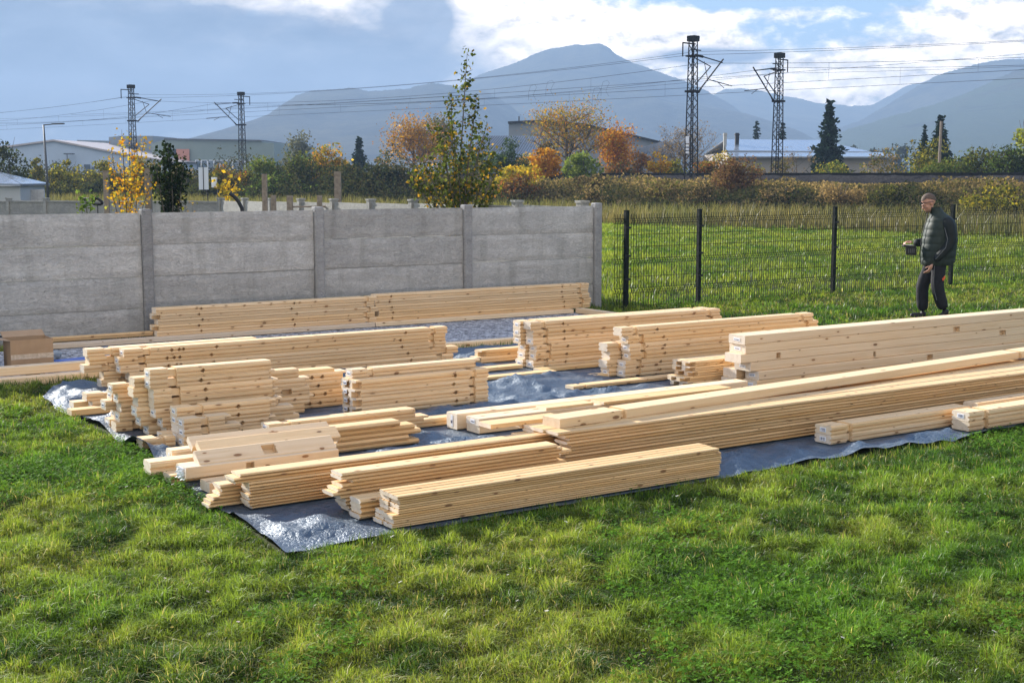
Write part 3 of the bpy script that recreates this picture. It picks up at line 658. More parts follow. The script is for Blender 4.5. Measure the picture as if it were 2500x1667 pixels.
# -- back left
stack('two-log pile by the left tarpaulin corner', -2.08, 3.02, .55, .10, .066, 2, 'log', 1, notch_l=(.13, .06), dx={0: .04})
plank(-2.20, 3.10, .02, .5, .09, .05, 'plain', 'grey flat block on the tarpaulin left of the two-log pile', 'loose flat boards')
plank(-1.72, 3.14, .02, .30, .10, .066, 'log', 'short upright-labelled log behind the two-log pile', 'loose notched logs', label_on=dict(sw=.03, sh=.045))
plank(-1.70, 3.14, .088, .30, .10, .066, 'log', 'upper short log stacked behind the two-log pile', 'loose notched logs', label_on=dict(sw=.03, sh=.045))
plank(-2.17, 2.86, .02, .60, .09, .05, 'plain', 'pale board with one hole nearest the left tarpaulin edge', 'loose flat boards', holes=(.41,)); foot_old(-2.2, -1.5, 2.84, 3.25)
stack('long rear pile with rows of three big holes', -1.87, 3.60, 3.12, .10, .0725, 5, 'log', 1, notch_r=(.125, .06), notch_l=(.16, .065), holes=(.42, .47, .52, .80, 2.66), dx={0: .06, 1: .04, 2: -.04, 3: -.04, 4: .0}, dl={0: .0, 1: .08, 2: .02, 3: .02}, labels=(2, 3, 4), group='log cabin planks of the long rear pile')
stack('far left pile behind the long rear pile', -2.19, 3.715, 1.5, .10, .0725, 5, 'log', 1, notch_l=(.145, .065), dx={0: .10, 1: .13, 2: -.03, 3: .015, 4: .0})
# -- right hand piles
stack('tall pile with paper labels on two columns', 1.995, 2.97, 2.31, .098, .079, 6, 'log', 2, notch_l=(.115, .055), notch_r=(.12, .06), holes=(.36,), dx={(0, 0): .0, (0, 1): .03, (0, 2): .045, (0, 3): .0, (0, 4): -.0, (0, 5): -.02, (1, 0): -.03, (1, 3): -.05, (1, 4): -.05, (1, 5): -.05}, labels=((0, 0), (0, 1), (0, 2), (0, 3), (1, 0), (1, 1), (1, 2), (1, 3), (1, 4), (1, 5)))
stack('labelled pile behind the big smooth beams', 2.73, 2.34, 2.36, .098, .081, 6, 'log', 2, notch_l=(.125, .055), notch_r=(.13, .06), holes=(.40,), dx={(0, 0): .0, (0, 1): .0, (0, 2): .06, (0, 3): .045, (0, 4): .03, (0, 5): -.05, (1, 0): -.08, (1, 1): -.10, (1, 2): -.07, (1, 3): -.10}, skip=((1, 4), (1, 5)), labels=((0, 0), (0, 1), (0, 2), (0, 3), (0, 4), (1, 0)))
stack('short scooped-end pile beside the big beams', 3.14, 1.845, 1.15, .085, .046, 5, 'log', 2, lip_l=.07, dx={0: -.02, 1: -.05, 2: .03, 3: .0, 4: .0})
bp_ = 'big smooth beam pile on the right'
for k, (d, ww, ln) in enumerate([(.10, .125, 4.2), (.12, .125, 4.2)]):
    plank(3.557 + d + .02, 1.545, .02 + k * .0855, ln, ww, .084, 'beam', '%s front beam under the %s' % (('bottom', 'upper')[k], bp_), 'squared beams of the big pile', mort=[(2.1, .08)] if k else (), label_on=dict(sw=.085, sh=.032, tilt=-.1))
    plank(3.557 - .03 + .02 * k, 1.68, .02 + k * .0855, ln, ww, .084, 'beam', '%s rear beam under the %s' % (('bottom', 'upper')[k], bp_), 'squared beams of the big pile', label_on=dict(sw=.085, sh=.032) if k == 0 else None)
for k, d in enumerate([.06, -.05, .0, -.01]):
    plank(3.557 + d, 1.565, .02 + (k + 2) * .0855, 4.3 - d, .15, .084, 'beam', '%s single beam %s the %s' % (('lowest', 'third', 'second', 'topmost')[k], 'down in' if k in (1, 2) else 'of', bp_), 'squared beams of the big pile', mort={0: [(1.48, .03), (4.0, .1)], 1: [(.40, .05), (3.35, .1)], 2: [(2.62, .09)], 3: ()}[k], label_on=dict(sw=.085, sh=.03, tilt=.04) if k != 1 else None)
foot_old(3.5, 7.8, 1.53, 1.82)
# squared pair in the middle
stack('squared beam pair in the middle of the tarpaulin', .885, 1.30, 2.35, .13, .058, 2, 'beam', 1, labels=(1,), jit=.003)
plank(.75, 1.45, .02, 2.75, .11, .125, 'beam', 'tall squared beam behind the middle beam pair', 'squared beams in the middle', label_on=dict(sw=.03, sh=.09)); foot_old(.75, 3.5, 1.28, 1.58)
plank(1.95, 1.285, .02 + 2 * .0596, 1.25, .12, .022, 'plain', 'thin pinkish board lying on the middle beam pair', 'loose flat boards')
plank(1.45, 1.31, .02 + 2 * .0596 , .0 + .42, .10, .020, 'plain', 'short thin board on the left part of the middle beam pair', 'loose flat boards')
# long right hand stack and the beam on top
LS = 'long board stack along the right lawn edge'
stack(LS, 1.20, .40, 5.6, .10, .0212, 12, 'thin', 2, dx={0: .0, 1: .02, 2: .03, 3: .0, 4: .0, 5: -.03, 6: .04, 7: .06, 8: .03, 9: .05, 10: .0, 11: -.05}, jit=.012, rows=('front', 'rear'), skip=tuple((1, k) for k in range(0, 9)))
stack('ragged short-ended boards behind the long board stack', .985, .62, 5.4, .095, .0212, 11, 'thin', 1, dx={0: .03, 1: .0, 2: .02, 3: -.02, 4: .0, 5: .02, 6: -.03, 7: .01, 8: .0, 9: .08, 10: .10}, jit=.012)
stack('flat boards bridging behind the long beam', 1.02, .735, 5.2, .11, .030, 1, 'plain', 1, z0=.235, foot=False, group='loose flat boards')
plank(1.20, .475, .02 + 12 * .0226 + .002, 5.9, .125, .066, 'beam', 'very long squared beam resting on the long board stack', 'squared beams on top', yaw=R(3.4), notches=((.50, .05), (5.02, .05)))
plank(.78, .70, .268, .55, .11, .03, 'plain', 'short pale board at the left end of the very long beam', 'loose flat boards')
# small piles at the right edge
stack('low two-log pile in front of the long board stack', 3.27, .19, 1.42, .115, .0665, 2, 'log', 1, notch_l=(.15, .05), labels=(), holes=())
stack('low two-log pile at the right edge of the lawn', 4.50, .045, 1.8, .115, .074, 2, 'log', 1, notch_l=(.155, .055))
stack('second low log row behind the right edge pile', 4.78, .19, 1.6, .10, .074, 2, 'log', 1)
for o in list(COL.objects):
    if o.get('label', '').endswith('low two-log pile in front of the long board stack'): sticker(o, .115 * KW, .0665, text='1720' if o['label'].startswith('top') else '1810')
    if o.get('label', '').startswith('topmost') and o['label'].endswith('right edge of the lawn'): sticker(o, .115 * KW, .074, text='1720')
# behind: orange-lit boards and loose flat ones
stack('short two-layer pile left of the labelled tall pile', 1.56, 3.36, 1.3, .10, .066, 2, 'log', 1, lip_l=.06, dx={0: -.05})
plank(1.10, 3.02, .02, .80, .10, .034, 'plain', 'flat board on the tarpaulin left of the labelled tall pile', 'loose flat boards')
plank(1.10, 2.72, .02, 1.05, .085, .026, 'plain', 'narrow flat board in front of the labelled tall pile', 'loose flat boards')
plank(2.02, 2.80, .02, 1.5, .10, .030, 'plain', 'wide flat board lying before the labelled tall pile', 'loose flat boards')
plank(2.07, 2.13, .02, 1.35, .095, .032, 'log', 'single slim log lying across the open dark tarpaulin', 'loose notched logs', notches=((.10, .04),))
plank(2.45, 2.44, .02, .26, .09, .022, 'plain', 'short offcut board at the foot of the labelled pile', 'loose flat boards')
foot_old(1.08, 3.5, 2.70, 3.14); foot_old(2.05, 3.45, 2.11, 2.25)
# -- against the wall, on the foundation frame
stack('left pile against the concrete wall', -1.83, 5.66, 2.64, .11, .0665, 5, 'log', 1, z0=.085, notch_r=(.10, .05), holes=(.5, 1.6), lip_l={1: .06, 3: .08}, dx={0: .03, 1: -.0, 2: .04, 3: .0, 4: .02}, foot=False)
stack('right pile against the concrete wall', .83, 5.66, 3.12, .11, .0705, 5, 'log', 1, z0=.085, notch_r=(.12, .06), notch_l=(.0, .0) if False else None, holes=(.2, 2.7), dx={0: .0, 1: .04, 2: .0, 3: -.01, 4: .0}, foot=False)
plank(-3.05, 5.60, .03, 3.85, .10, .055, 'beam', 'foundation timber under the left pile by the wall', 'foundation frame timbers', material='frame', name='frame_timber')
plank(.82, 5.60, .03, 2.85, .10, .055, 'beam', 'foundation timber under the right pile by the wall', 'foundation frame timbers', name='frame_timber')
plank(3.70, 5.60, .03, 1.40, .09, .07, 'beam', 'foundation timber running towards the camera at the mesh fence', 'foundation frame timbers', yaw=R(-90), name='frame_timber')
plank(-2.10, 4.10, .0, 5.80, .09, .085, 'beam', 'foundation timber along the front of the gravel pad', 'foundation frame timbers', name='frame_timber')
plank(-6.20, 4.10, .0, 4.095, .10, .085, 'beam', 'lower foundation timber at the left edge of the gravel pad', 'foundation frame timbers', name='frame_timber')
plank(-6.20, 4.20, .087, 4.3, .09, .085, 'beam', 'upper foundation timber with a slot, beside the cardboard box', 'foundation frame timbers', mort=(), notches=((2.42, .10),), name='frame_timber')
for i, (a, b, l) in enumerate([(-3.25, 5.72, 1.4), (-3.1, 5.80, 1.25), (-5.9, 5.78, 2.4)]):
    plank(a, b, .03 + (.06 if i == 0 else .03), l, .07, .05, 'log', ('upper loose log against the wall left of the piles', 'lower loose log against the wall left of the piles', 'loose log against the wall behind the cardboard box')[i], 'loose logs along the wall')

# ================================================================== TARPAULIN
def resample(poly, step, amp, seed):
    out = []
    for i, ((x0, y0), (x1, y1)) in enumerate(zip(poly, poly[1:] + poly[:1])):
        L = math.hypot(x1 - x0, y1 - y0); k = max(1, int(L / step)); nx, ny = (y1 - y0) / L, -(x1 - x0) / L
        for j in range(k):
            f = j / k; a = amp * (fbm(np.array([i * 7.3 + f * L * 2.2]), np.array([seed]), seed, 3)[0] - 0.5) * 2 * min(1, 6 * f, 6 * (1 - f) + .2)
            out.append((x0 + (x1 - x0) * f + nx * a, y0 + (y1 - y0) * f + ny * a))
    return out
TP = resample(TARP, .06, .05, 5)
def tarp():
    st = .032; us = np.arange(-2.75, 7.3, st); vs = np.arange(-.3, 4.1, st)
    Ug, Vg = np.meshgrid(us, vs, indexing='ij'); cu, cv = Ug[:-1, :-1] + st / 2, Vg[:-1, :-1] + st / 2
    keep = in_poly(cu, cv, TP); idx = np.arange(Ug.size).reshape(Ug.shape)
    F = np.stack([idx[:-1, :-1], idx[1:, :-1], idx[1:, 1:], idx[:-1, 1:]], -1)[keep]
    used = np.unique(F); mp = -np.ones(Ug.size, int); mp[used] = np.arange(len(used)); F = mp[F]
    u = Ug.ravel()[used].copy(); v = Vg.ravel()[used].copy()
    cnt = np.bincount(F.ravel(), minlength=len(used)); bd = cnt < 4
    A = np.array(TP); B = np.roll(A, -1, 0); pb = np.stack([u[bd], v[bd]], -1)
    d = B - A; tt = np.clip(((pb[:, None] - A) * d).sum(-1) / ((d * d).sum(-1) + 1e-12), 0, 1); q = A + d * tt[..., None]; dd = ((q - pb[:, None]) ** 2).sum(-1); k = dd.argmin(1)
    qq = q[np.arange(len(k)), k]; u[bd] = qq[:, 0]; v[bd] = qq[:, 1]
    # distance to outline
    pe = np.stack([u, v], -1); ed = np.full(len(u), 9.0)
    for a, b in zip(A, B):
        dv_ = b - a; t_ = np.clip(((pe - a) @ dv_) / (dv_ @ dv_ + 1e-12), 0, 1); ed = np.minimum(ed, np.hypot(*(pe - a - t_[:, None] * dv_).T))
    fd = np.full(len(u), 9.0)
    X = OX + u * UX0.x + v * VX0.x; Y = (OY + u * UX0.y + v * VX0.y) * KY; fu, fv = fr(X, Y)
    for a0, a1, b0, b1 in FOOT: fd = np.minimum(fd, np.hypot(np.maximum(np.maximum(a0 - fu, fu - a1), 0), np.maximum(np.maximum(b0 - fv, fv - b1), 0)))
    free = np.clip((fd - .01) / .22, 0, 1); free = free * free * (3 - 2 * free)
    def ridged(x, y, s): return 1 - np.abs(fbm(x, y, s, 3) * 2 - 1)
    wr = ridged(u * 2.2 + v * 1.2, v * 5.0 - u * .6, 2) ** 4 * .050 + ridged(u * 8 - v * 4, v * 11 + u * 3, 4) ** 3 * .016 + fbm(u * 2.0, v * 2.0, 8) * .012
    fold = .05 * np.exp(-((v - 2.60 - .10 * np.sin(u * 3)) / .07) ** 2) * np.exp(-((u - 1.75) / .5) ** 2) + .03 * np.exp(-((v - 2.33 - .06 * np.sin(u * 4)) / .10) ** 2) * np.exp(-((u - 1.7) / .6) ** 2)
    edge = np.exp(-ed / .07); wave = fbm(u * 2.4, v * 2.4, 21, 3)
    z = .012 + free * (wr + fold) * np.clip(ed / .1, .25, 1) + edge * free * (.075 * np.clip(wave - .38, 0, 1) * 2.2)
    curl = np.exp(-((u + 1.62) / .16) ** 2 - ((v - 1.80) / .16) ** 2); z += curl * .13 * np.clip(1.2 - ed / .2, 0, 1)
    z += .05 * np.exp(-((u + 1.95) / .2) ** 2 - ((v - 2.5) / .16) ** 2)
    m, n, b = mat('tarpaulin_plastic', (.10, .14, .19), .42, .25, .5)
    tc = n.new('ShaderNodeTexCoord').outputs['Object']
    c1 = n.noise(tc, 55, 4, .75, .8); vo = n.new('ShaderNodeTexVoronoi', feature='DISTANCE_TO_EDGE', inp={'Vector': tc, 'Scale': 26.0}).outputs['Distance']; c2 = n.noise(tc, 7, 4, .6, 1.2)
    n.link(n.ramp(c2, [(.3, (.045, .072, .105)), (.7, (.105, .14, .18))]), b.inputs['Base Color'])
    n.link(n.math('ADD', .32, n.math('MULTIPLY', c1, .18)), b.inputs['Roughness'])
    h = n.math('ADD', n.math('MULTIPLY', c1, .6), n.math('ADD', n.math('MULTIPLY', c2, 1.4), n.math('MULTIPLY', n.math('MINIMUM', vo, .25), .9)))
    bp = n.new('ShaderNodeBump', inp={'Strength': .75, 'Distance': .016, 'Height': h}); n.link(bp.outputs[0], b.inputs['Normal'])
    o = np_mesh('tarpaulin', np.stack([X, Y, z], -1), F, mats=[m], smooth=True)
    return tag(o, 'big crumpled blue-grey tarpaulin spread under the timber', 'tarpaulin')
tarp_o = tarp()
# one brass eyelet on the hanging front edge
def eyelet(u, v, z):
    mb = MB(); k = 14; pts = [P(u, v, z) + UX * math.cos(i * 6.283 / k) * .009 + Vector((0, 0, math.sin(i * 6.283 / k) * .009)) for i in range(k + 1)]
    mb.tube(pts, .003, 6); o = mb.build('eyelet', M['galv'], tarp_o, True); return o
eyelet(.36, -.072, .035)

# ================================================================== GRAVEL PAD, WALLS, FENCES
def gravel_mat():
    m, n, b = mat('pad_gravel', (.2, .2, .21), .95, 0, .15)
    tc = n.new('ShaderNodeTexCoord').outputs['Object']
    vo = n.new('ShaderNodeTexVoronoi', feature='F1', inp={'Vector': tc, 'Scale': 30.0}); cs = n.new('ShaderNodeSeparateColor', inp={0: vo.outputs['Color']})
    c = n.ramp(cs.outputs[0], [(0, (.12, .12, .13)), (.5, (.33, .33, .34)), (1, (.62, .62, .63))])
    rot = n.new('ShaderNodeMapping', inp={0: tc, 'Rotation': (0, 0, -YAW)}).outputs[0]; sp = n.new('ShaderNodeSeparateXYZ', inp={0: rot}); 
    def line(x, per, w): return n.math('LESS_THAN', n.math('PINGPONG', x, per), w)
    ln = n.math('MAXIMUM', line(sp.outputs[0], .30, .008), line(sp.outputs[1], .30, .009))
    brk = n.math('GREATER_THAN', n.noise(tc, 6, 3), .42)
    c = n.mix(n.math('MULTIPLY', n.math('MULTIPLY', ln, brk), .9), c, (.02, .02, .022)); n.link(c, b.inputs['Base Color'])
    bp = n.new('ShaderNodeBump', inp={'Strength': 1.0, 'Distance': .02, 'Height': n.math('SUBTRACT', 1.0, vo.outputs['Distance'])}); n.link(bp.outputs[0], b.inputs['Normal']); return m
mb = MB(); q = [P(*p, .024) for p in SLAB]; mb.face(q); 
for a, b in zip(q, q[1:] + q[:1]): mb.face([a, b, b - Vector((0, 0, .03)), a - Vector((0, 0, .03))])
tag(mb.build('gravel_pad', gravel_mat()), kind='structure')

def panel_mesh(L, h, th, seed, rough=.004):
    nx, nz = max(8, int(L / .08)), 6; V = []; x = np.linspace(0, L, nx + 1); mb = MB()
    top = h + rough * 1.6 * (fbm(x * 4, x * 0 + seed, seed, 3) - .6) * 2; bot = rough * (fbm(x * 4, x * 0 + seed + 9, seed, 3) - .2) * 2
    def fz(i, j): return bot[i] + (top[i] - bot[i]) * j / nz
    yo = lambda i, j: rough * 1.2 * (vnoise(x[i] * 5, j * 1.3 + seed, seed) - .5) + (.010 if j in (0, nz) else 0)
    for i in range(nx):
        for j in range(nz):
            mb.face([(x[i], yo(i, j), fz(i, j)), (x[i + 1], yo(i + 1, j), fz(i + 1, j)), (x[i + 1], yo(i + 1, j + 1), fz(i + 1, j + 1)), (x[i], yo(i, j + 1), fz(i, j + 1))])
        mb.face([(x[i], th, bot[i]), (x[i + 1], th, bot[i + 1]), (x[i + 1], th, top[i + 1]), (x[i], th, top[i])])
        mb.face([(x[i], yo(i, nz), top[i]), (x[i + 1], yo(i + 1, nz), top[i + 1]), (x[i + 1], th, top[i + 1]), (x[i], th, top[i])])
        mb.face([(x[i], yo(i, 0), bot[i]), (x[i + 1], yo(i + 1, 0), bot[i + 1]), (x[i + 1], th, bot[i + 1]), (x[i], th, bot[i])])
    mb.box((.004, .018, h - .004), (L - .004, .034, h + .010))  # hidden strip added behind the joint to block sun through the gap
    for i in (0, nx): mb.face([(x[i], 0, bot[i]), (x[i], th, bot[i]), (x[i], th, top[i]), (x[i], 0, top[i])])
    return mb.mesh('panel')
wall = empty('concrete_fence', P(4.2, WALL_V - .1, 0), YAW, 'tall grey precast concrete fence of posts and four rows of rough panels', 'fence')
SP = 2.04; posts = [4.2 - SP * i for i in range(7)]
def post_mesh(h, w=.13, d=.13):
    mb = MB(); c = .012; o = [(-w/2 + c, -d/2), (w/2 - c, -d/2), (w/2, -d/2 + c), (w/2, d/2 - c), (w/2 - c, d/2), (-w/2 + c, d/2), (-w/2, d/2 - c), (-w/2, -d/2 + c)]
    for a, b in zip(o, o[1:] + o[:1]): mb.face([(*a, -.1), (*b, -.1), (*b, h - .015), (*a, h - .015)]); mb.face([(*a, h - .015), (*b, h - .015), (b[0] * .86, b[1] * .86, h), (a[0] * .86, a[1] * .86, h)])
    mb.face([(x * .86, y * .86, h) for x, y in o]); return mb.mesh('post')
pm = post_mesh(1.60)
for i, u in enumerate(posts):
    o = link('post', pm, wall, [M['post']]); o.location = ((u - 4.2) * KU, 0, 0)
    if i < len(posts) - 1:
        for k in range(4):
            q = link('panel', panel_mesh(SP * KU - .14, .377, .05, i * 7 + k), wall, [M['concrete']]); q.location = ((u - SP - 4.2) * KU + .07, -.015 + random.uniform(-.004, .004), .003 + k * .3885 + random.uniform(-.002, .002))
# low older fence round the neighbour's plot (two runs meeting at a far corner)
def far_fence(name, A, B, zA, zB, n, label):
    A, B = Vector(A), Vector(B); d = (B - A); L = d.length; d.normalize(); an = math.atan2(d.y, d.x)
    root = empty(name, A, an, label, 'fence')
    for i in range(n + 1):
        f = i / n; z = zA + (zB - zA) * f
        mb = MB(); mb.box((-.07, -.07, -.1), (.07, .07, z + .05)); mb.box((-.085, -.085, z + .05), (.085, .085, z + .085))
        o = mb.build('post', [M['old_concrete']], root); o.location = (L * f, 0, 0)
        if i < n:
            z2 = zA + (zB - zA) * (i + 1) / n; s = L / n; zt = min(z, z2) + abs(z - z2) * .5
            for k in range(4):
                b0 = zt - .39 * (k + 1); 
                if b0 < -.35: continue
                mb = MB(); mb.box((.07, -.025, b0 + .004), (s - .07, .025, b0 + .386)); mb.box((.07, -.045, b0 + .335), (s - .07, -.027, b0 + .375))
                q = mb.build('panel', [M['old_concrete']], root); q.location = (L * f, 0, 0)
    return root
far_fence('concrete_fence', (-19.0, 45.2, 0), (-7.8, 36.4, 0), 1.20, 1.34, 7, 'low weathered concrete fence at the back of the neighbouring garden, in shade')
pE = P(4.05, WALL_V + .08)
far_fence('concrete_fence', (pE.x, pE.y, 0), (-7.8, 36.4, 0), 1.545, 1.34, 9, 'low sunlit concrete fence running away from the tall wall\'s end post')

# welded mesh fence
mf = empty('mesh_fence', P(4.30, 5.70, 0), YAW, 'dark green welded wire mesh fence with square posts across the lawn', 'fence')
FH = 1.44
def mesh_panel(L):
    V = []; F = []
    zs = [0.03, .28, .30, .325, .35, .37, .82, .84, .865, .89, .91, 1.36, 1.38, 1.395, FH]; ys = [0, 0, -.0, -.035, 0, 0, 0, -.0, -.035, 0, 0, 0, -.0, -.035, 0]
    zs = [.03, .26, .295, .33, .70, .735, .77, 1.30, 1.335, 1.37, FH]; ys = [0, 0, -.035, 0, 0, -.035, 0, 0, -.035, 0, 0]
    def tube(pts, r):
        i0 = len(V)
        for x, y, z, ax in pts:
            for a, b in ((-r, -r), (r, -r), (r, r), (-r, r)): V.append((x + a, y + b, z) if ax == 0 else (x, y + a, z + b))
        for k in range(len(pts) - 1):
            for j in range(4): F.append((i0 + k * 4 + j, i0 + k * 4 + (j + 1) % 4, i0 + k * 4 + 4 + (j + 1) % 4, i0 + k * 4 + 4 + j))
    for x in np.arange(.03, L - .02, .05): tube([(x, y, z, 0) for y, z in zip(ys, zs)], .0032)
    for z in (.06, .26, .33, .50, .70, .77, .95, 1.13, 1.30, 1.37): tube([(0.02, .005, z, 1), (L - .02, .005, z, 1)], .0036)
    for z in (.295, .735, 1.335): tube([(0.02, -.030, z, 1), (L - .02, -.030, z, 1)], .0026)
    return np.array(V), np.array(F)
fp = [x * KU for x in (0, .274, 1.55, 4.21, 6.90, 9.55, 12.2)]
cache_p = {}
for i, x in enumerate(fp):
    if i > 0:
        mb = MB(); mb.box((-.03, -.03, -.1), (.03, .03, FH + .045)); mb.box((-.033, -.033, FH + .045), (.033, .033, FH + .055))
        o = mb.build('post', [M['fence_green']], mf); o.location = (x, 0, 0)
        mb = MB()
        for z in (.45, .80, 1.22):
            mb = MB(); mb.box((-.055, -.048, z), (.055, -.031, z + .03)); mb.build('clamp', [M['black']], o)
    if i < len(fp) - 1:
        V, F = mesh_panel(fp[i + 1] - x - .05); o = np_mesh('wire_panel', V, F, mats=[M['fence_green']], parent=mf); o.location = (x + .025, -.045, 0)

# ================================================================== RAILWAY
RZ = 2.0
rails = [('rail', -.72), ('rail', .72)]
for tr, sc0 in enumerate((1.9, 5.9)):
    for k, ds in enumerate((-.5, .5)):
        mb = MB(); pts = []
        for a, b, c, d in ((-.075, .075, 0, .025), (-.012, .012, .025, .12), (-.036, .036, .12, .17)):
            off = Vector((RNW[0], RNW[1], 0)) * a; p0 = Vector(rail_pt(-170, sc0 + ds, RZ + c)) + off; p1 = Vector(rail_pt(85, sc0 + ds, RZ + c)) + off; mb.obox(p0, p1 - p0, Vector((RNW[0], RNW[1], 0)) * (b - a), Vector((0, 0, d - c)))
        tag(mb.build('rail', M['steel_dark']), '%s steel rail of the %s track on the stone ballast' % (('near', 'far')[k], ('nearer', 'farther')[tr]), 'rail', 'rails on the embankment')
MZ = 1.93
def lattice_mast(t, s, h, side, label, near, turn=0.0):
    x, y, _ = rail_pt(t, s); root = empty('catenary_mast', (x, y, MZ - .1), math.atan2(RDW[1], RDW[0]) + turn, label, 'mast', 'lattice masts beside the railway')
    mb = MB(); w0, w1 = .275, .165; L_ = .030
    def half(z): return w0 + (w1 - w0) * z / h
    for sx in (-1, 1):
        for sy in (-1, 1):
            mb.tube([(sx * w0, sy * w0, -.2), (sx * w1, sy * w1, h)], L_ * 1.15, 4)
    k = int(h / .46); zs = np.linspace(.1, h - .15, k + 1)
    for i in range(k):
        a, b = half(zs[i]), half(zs[i + 1]); f = 1 if i % 2 else -1
        for sgn in (-1, 1):
            mb.tube([(-f * a, sgn * a, zs[i]), (f * b, sgn * b, zs[i + 1])], .017, 3, caps=False); mb.tube([(f * a, sgn * a, zs[i]), (-f * b, sgn * b, zs[i + 1])], .017, 3, caps=False)
            mb.tube([(sgn * a, f * a, zs[i]), (sgn * b, -f * b, zs[i + 1])], .017, 3, caps=False)
    mb.build('lattice_column', M['steel_dark'], root)
    mb = MB(); mb.box((-.26, -.26, h), (.26, .26, h + .32)); mb.build('cap', M['steel_dark'], root)
    mb = MB(); sg = side
    def q(a, z, dx=0): return (dx, a * sg * 1.0, z)
    for p0, p1, r in ((q(.2, 7.05), q(2.9, 6.75), .035), (q(.55, 4.95), q(3.0, 6.95), .045), (q(.25, 5.35), q(1.75, 6.45), .035), (q(.2, 6.85), q(1.75, 6.45), .03), (q(1.1, 6.7), q(1.5, 5.6), .022), (q(1.6, 5.70), q(3.9, 5.45), .028), (q(2.4, 5.62), q(3.1, 5.30), .02)):
        mb.tube([p0, p1], r, 5)
    mb.build('cantilever', M['steel_dark'], root)
    mb = MB(); mb.tube([q(.25, 4.95), q(.6, 4.95), q(.85, 5.2)], [.05, .075, .05], 6); mb.tube([q(.5, 7.0), q(.95, 6.96)], .075, 6); mb.build('insulator', M['steel_dark'], root)
    mb = MB(); mb.tube([q(.2, 7.62), q(-1.0, 7.62)], .05, 4); mb.tube([q(-.98, 7.62), q(-.98, 6.85)], .04, 5); mb.tube([q(-.2, 7.3), q(.75, 7.3)], .04, 4); mb.build('feeder_bracket', M['steel_dark'], root)
    mb = MB(); mb.box((-w0 - .05, -w0 - .03, 4.9), (w0 + .05, w0 + .03, 5.02)); mb.build('clamp_band', M['steel_dark'], root); mb = MB(); mb.box((-w0 - .04, -w0 - .02, 6.9), (w0 + .02, w0 + .02, 6.98)); mb.build('clamp_band', M['steel_dark'], root)
    if near:
        mb = MB()
        for i in range(4): mb.box((-.10, -.42, 1.45 + i * .19), (.10, -.40, 1.57 + i * .19))
        mb.box((-.11, -.43, 2.14), (.11, -.41, 2.42)); mb.build('number_plate', M['paper'], root)
    return root
for t, s, sd_, lab, nr in ((0, 0, 1, 'nearest tall dark lattice mast, right of the wall end, with a white plate', True), (-49, 0, 1, 'lattice mast above the yellow sapling, bracket arm pointing right', False),
                           (3.6, 8.1, -1, 'lattice mast between the grey roof house\'s spruces, arm pointing left', False), (-44.5, 8.1, -1, 'lattice mast in front of the green hall, arm pointing left', False)):
    lattice_mast(t, s, 7.75 if s == 0 else 7.7, sd_, lab, nr, 0.0)
def sag_pts(t0, t1, s0, s1, z0, z1, sag, n=14):
    r = []
    for i in range(n + 1):
        f = i / n; r.append(rail_pt(t0 + (t1 - t0) * f, s0 + (s1 - s0) * f, z0 + (z1 - z0) * f - 4 * sag * f * (1 - f)))
    return r
WR = .011
def wire_obj(name, spans, label, parent=None, r=WR):
    mb = MB()
    for sp in spans: mb.tube(sp, r, 4, caps=False)
    o = mb.build(name, M['wire'], parent)
    if label: tag(o, label, 'overhead wire', 'overhead wires along the railway')
    return o
sup = {0: [-147, -98, -49, 0, 49, 98], 1: [-142, -93, -44.5, 3.6, 52, 100]}
for tr, sc0 in enumerate((2.1, 6.0)):
    root = empty('catenary', rail_pt(0, sc0), 0, 'catenary wires with droppers strung over the %s track' % ('nearer', 'farther')[tr], 'overhead wire', 'overhead wires along the railway')
    root.location = (0, 0, 0); S_ = sup[tr]
    wire_obj('messenger_wire', [sag_pts(a, b, sc0 + (.2 if i % 2 else -.2), sc0 + (-.2 if i % 2 else .2), MZ + 6.75, MZ + 6.75, .95) for i, (a, b) in enumerate(zip(S_, S_[1:]))], None, root, .013)
    wire_obj('contact_wire', [sag_pts(a, b, sc0 + (.25 if i % 2 else -.25), sc0 + (-.25 if i % 2 else .25), MZ + 5.35, MZ + 5.35, .04, 4) for i, (a, b) in enumerate(zip(S_, S_[1:]))], None, root, .013)
    for a, b in zip(S_, S_[1:]):
        for k in range(1, 7):
            f = k / 7; mb = MB(); t = a + (b - a) * f; zt = MZ + 6.75 - 3.8 * f * (1 - f); mb.tube([rail_pt(t, sc0, zt), rail_pt(t, sc0, MZ + 5.34)], .006, 3, caps=False); mb.build('dropper', M['wire'], root)
wire_obj('feeder_wire', [sag_pts(a, b, -1.0, -1.0, MZ + 6.75, MZ + 6.75, .6) for a, b in zip(sup[0], sup[0][1:])], 'thick feeder wire hung from the outer brackets of the near masts')
wire_obj('feeder_wire', [sag_pts(a, b, 9.1, 9.1, MZ + 6.75, MZ + 6.75, .55) for a, b in zip(sup[1], sup[1][1:])], 'feeder wire hung from the outer brackets of the far masts')
wire_obj('feeder_wire', [sag_pts(a, b, .75, .75, MZ + 7.2, MZ + 7.2, .75) for a, b in zip(sup[0], sup[0][1:])], 'highest return wire along the tops of the near masts')
wire_obj('cross_wire', [sag_pts(-60, 49, 1.5, 4.5, MZ + 5.9, MZ + 7.4, .8), sag_pts(-98, 3.6, 5.5, 1.8, MZ + 6.9, MZ + 5.8, .5)], 'slanting overlap wires crossing between the two tracks')
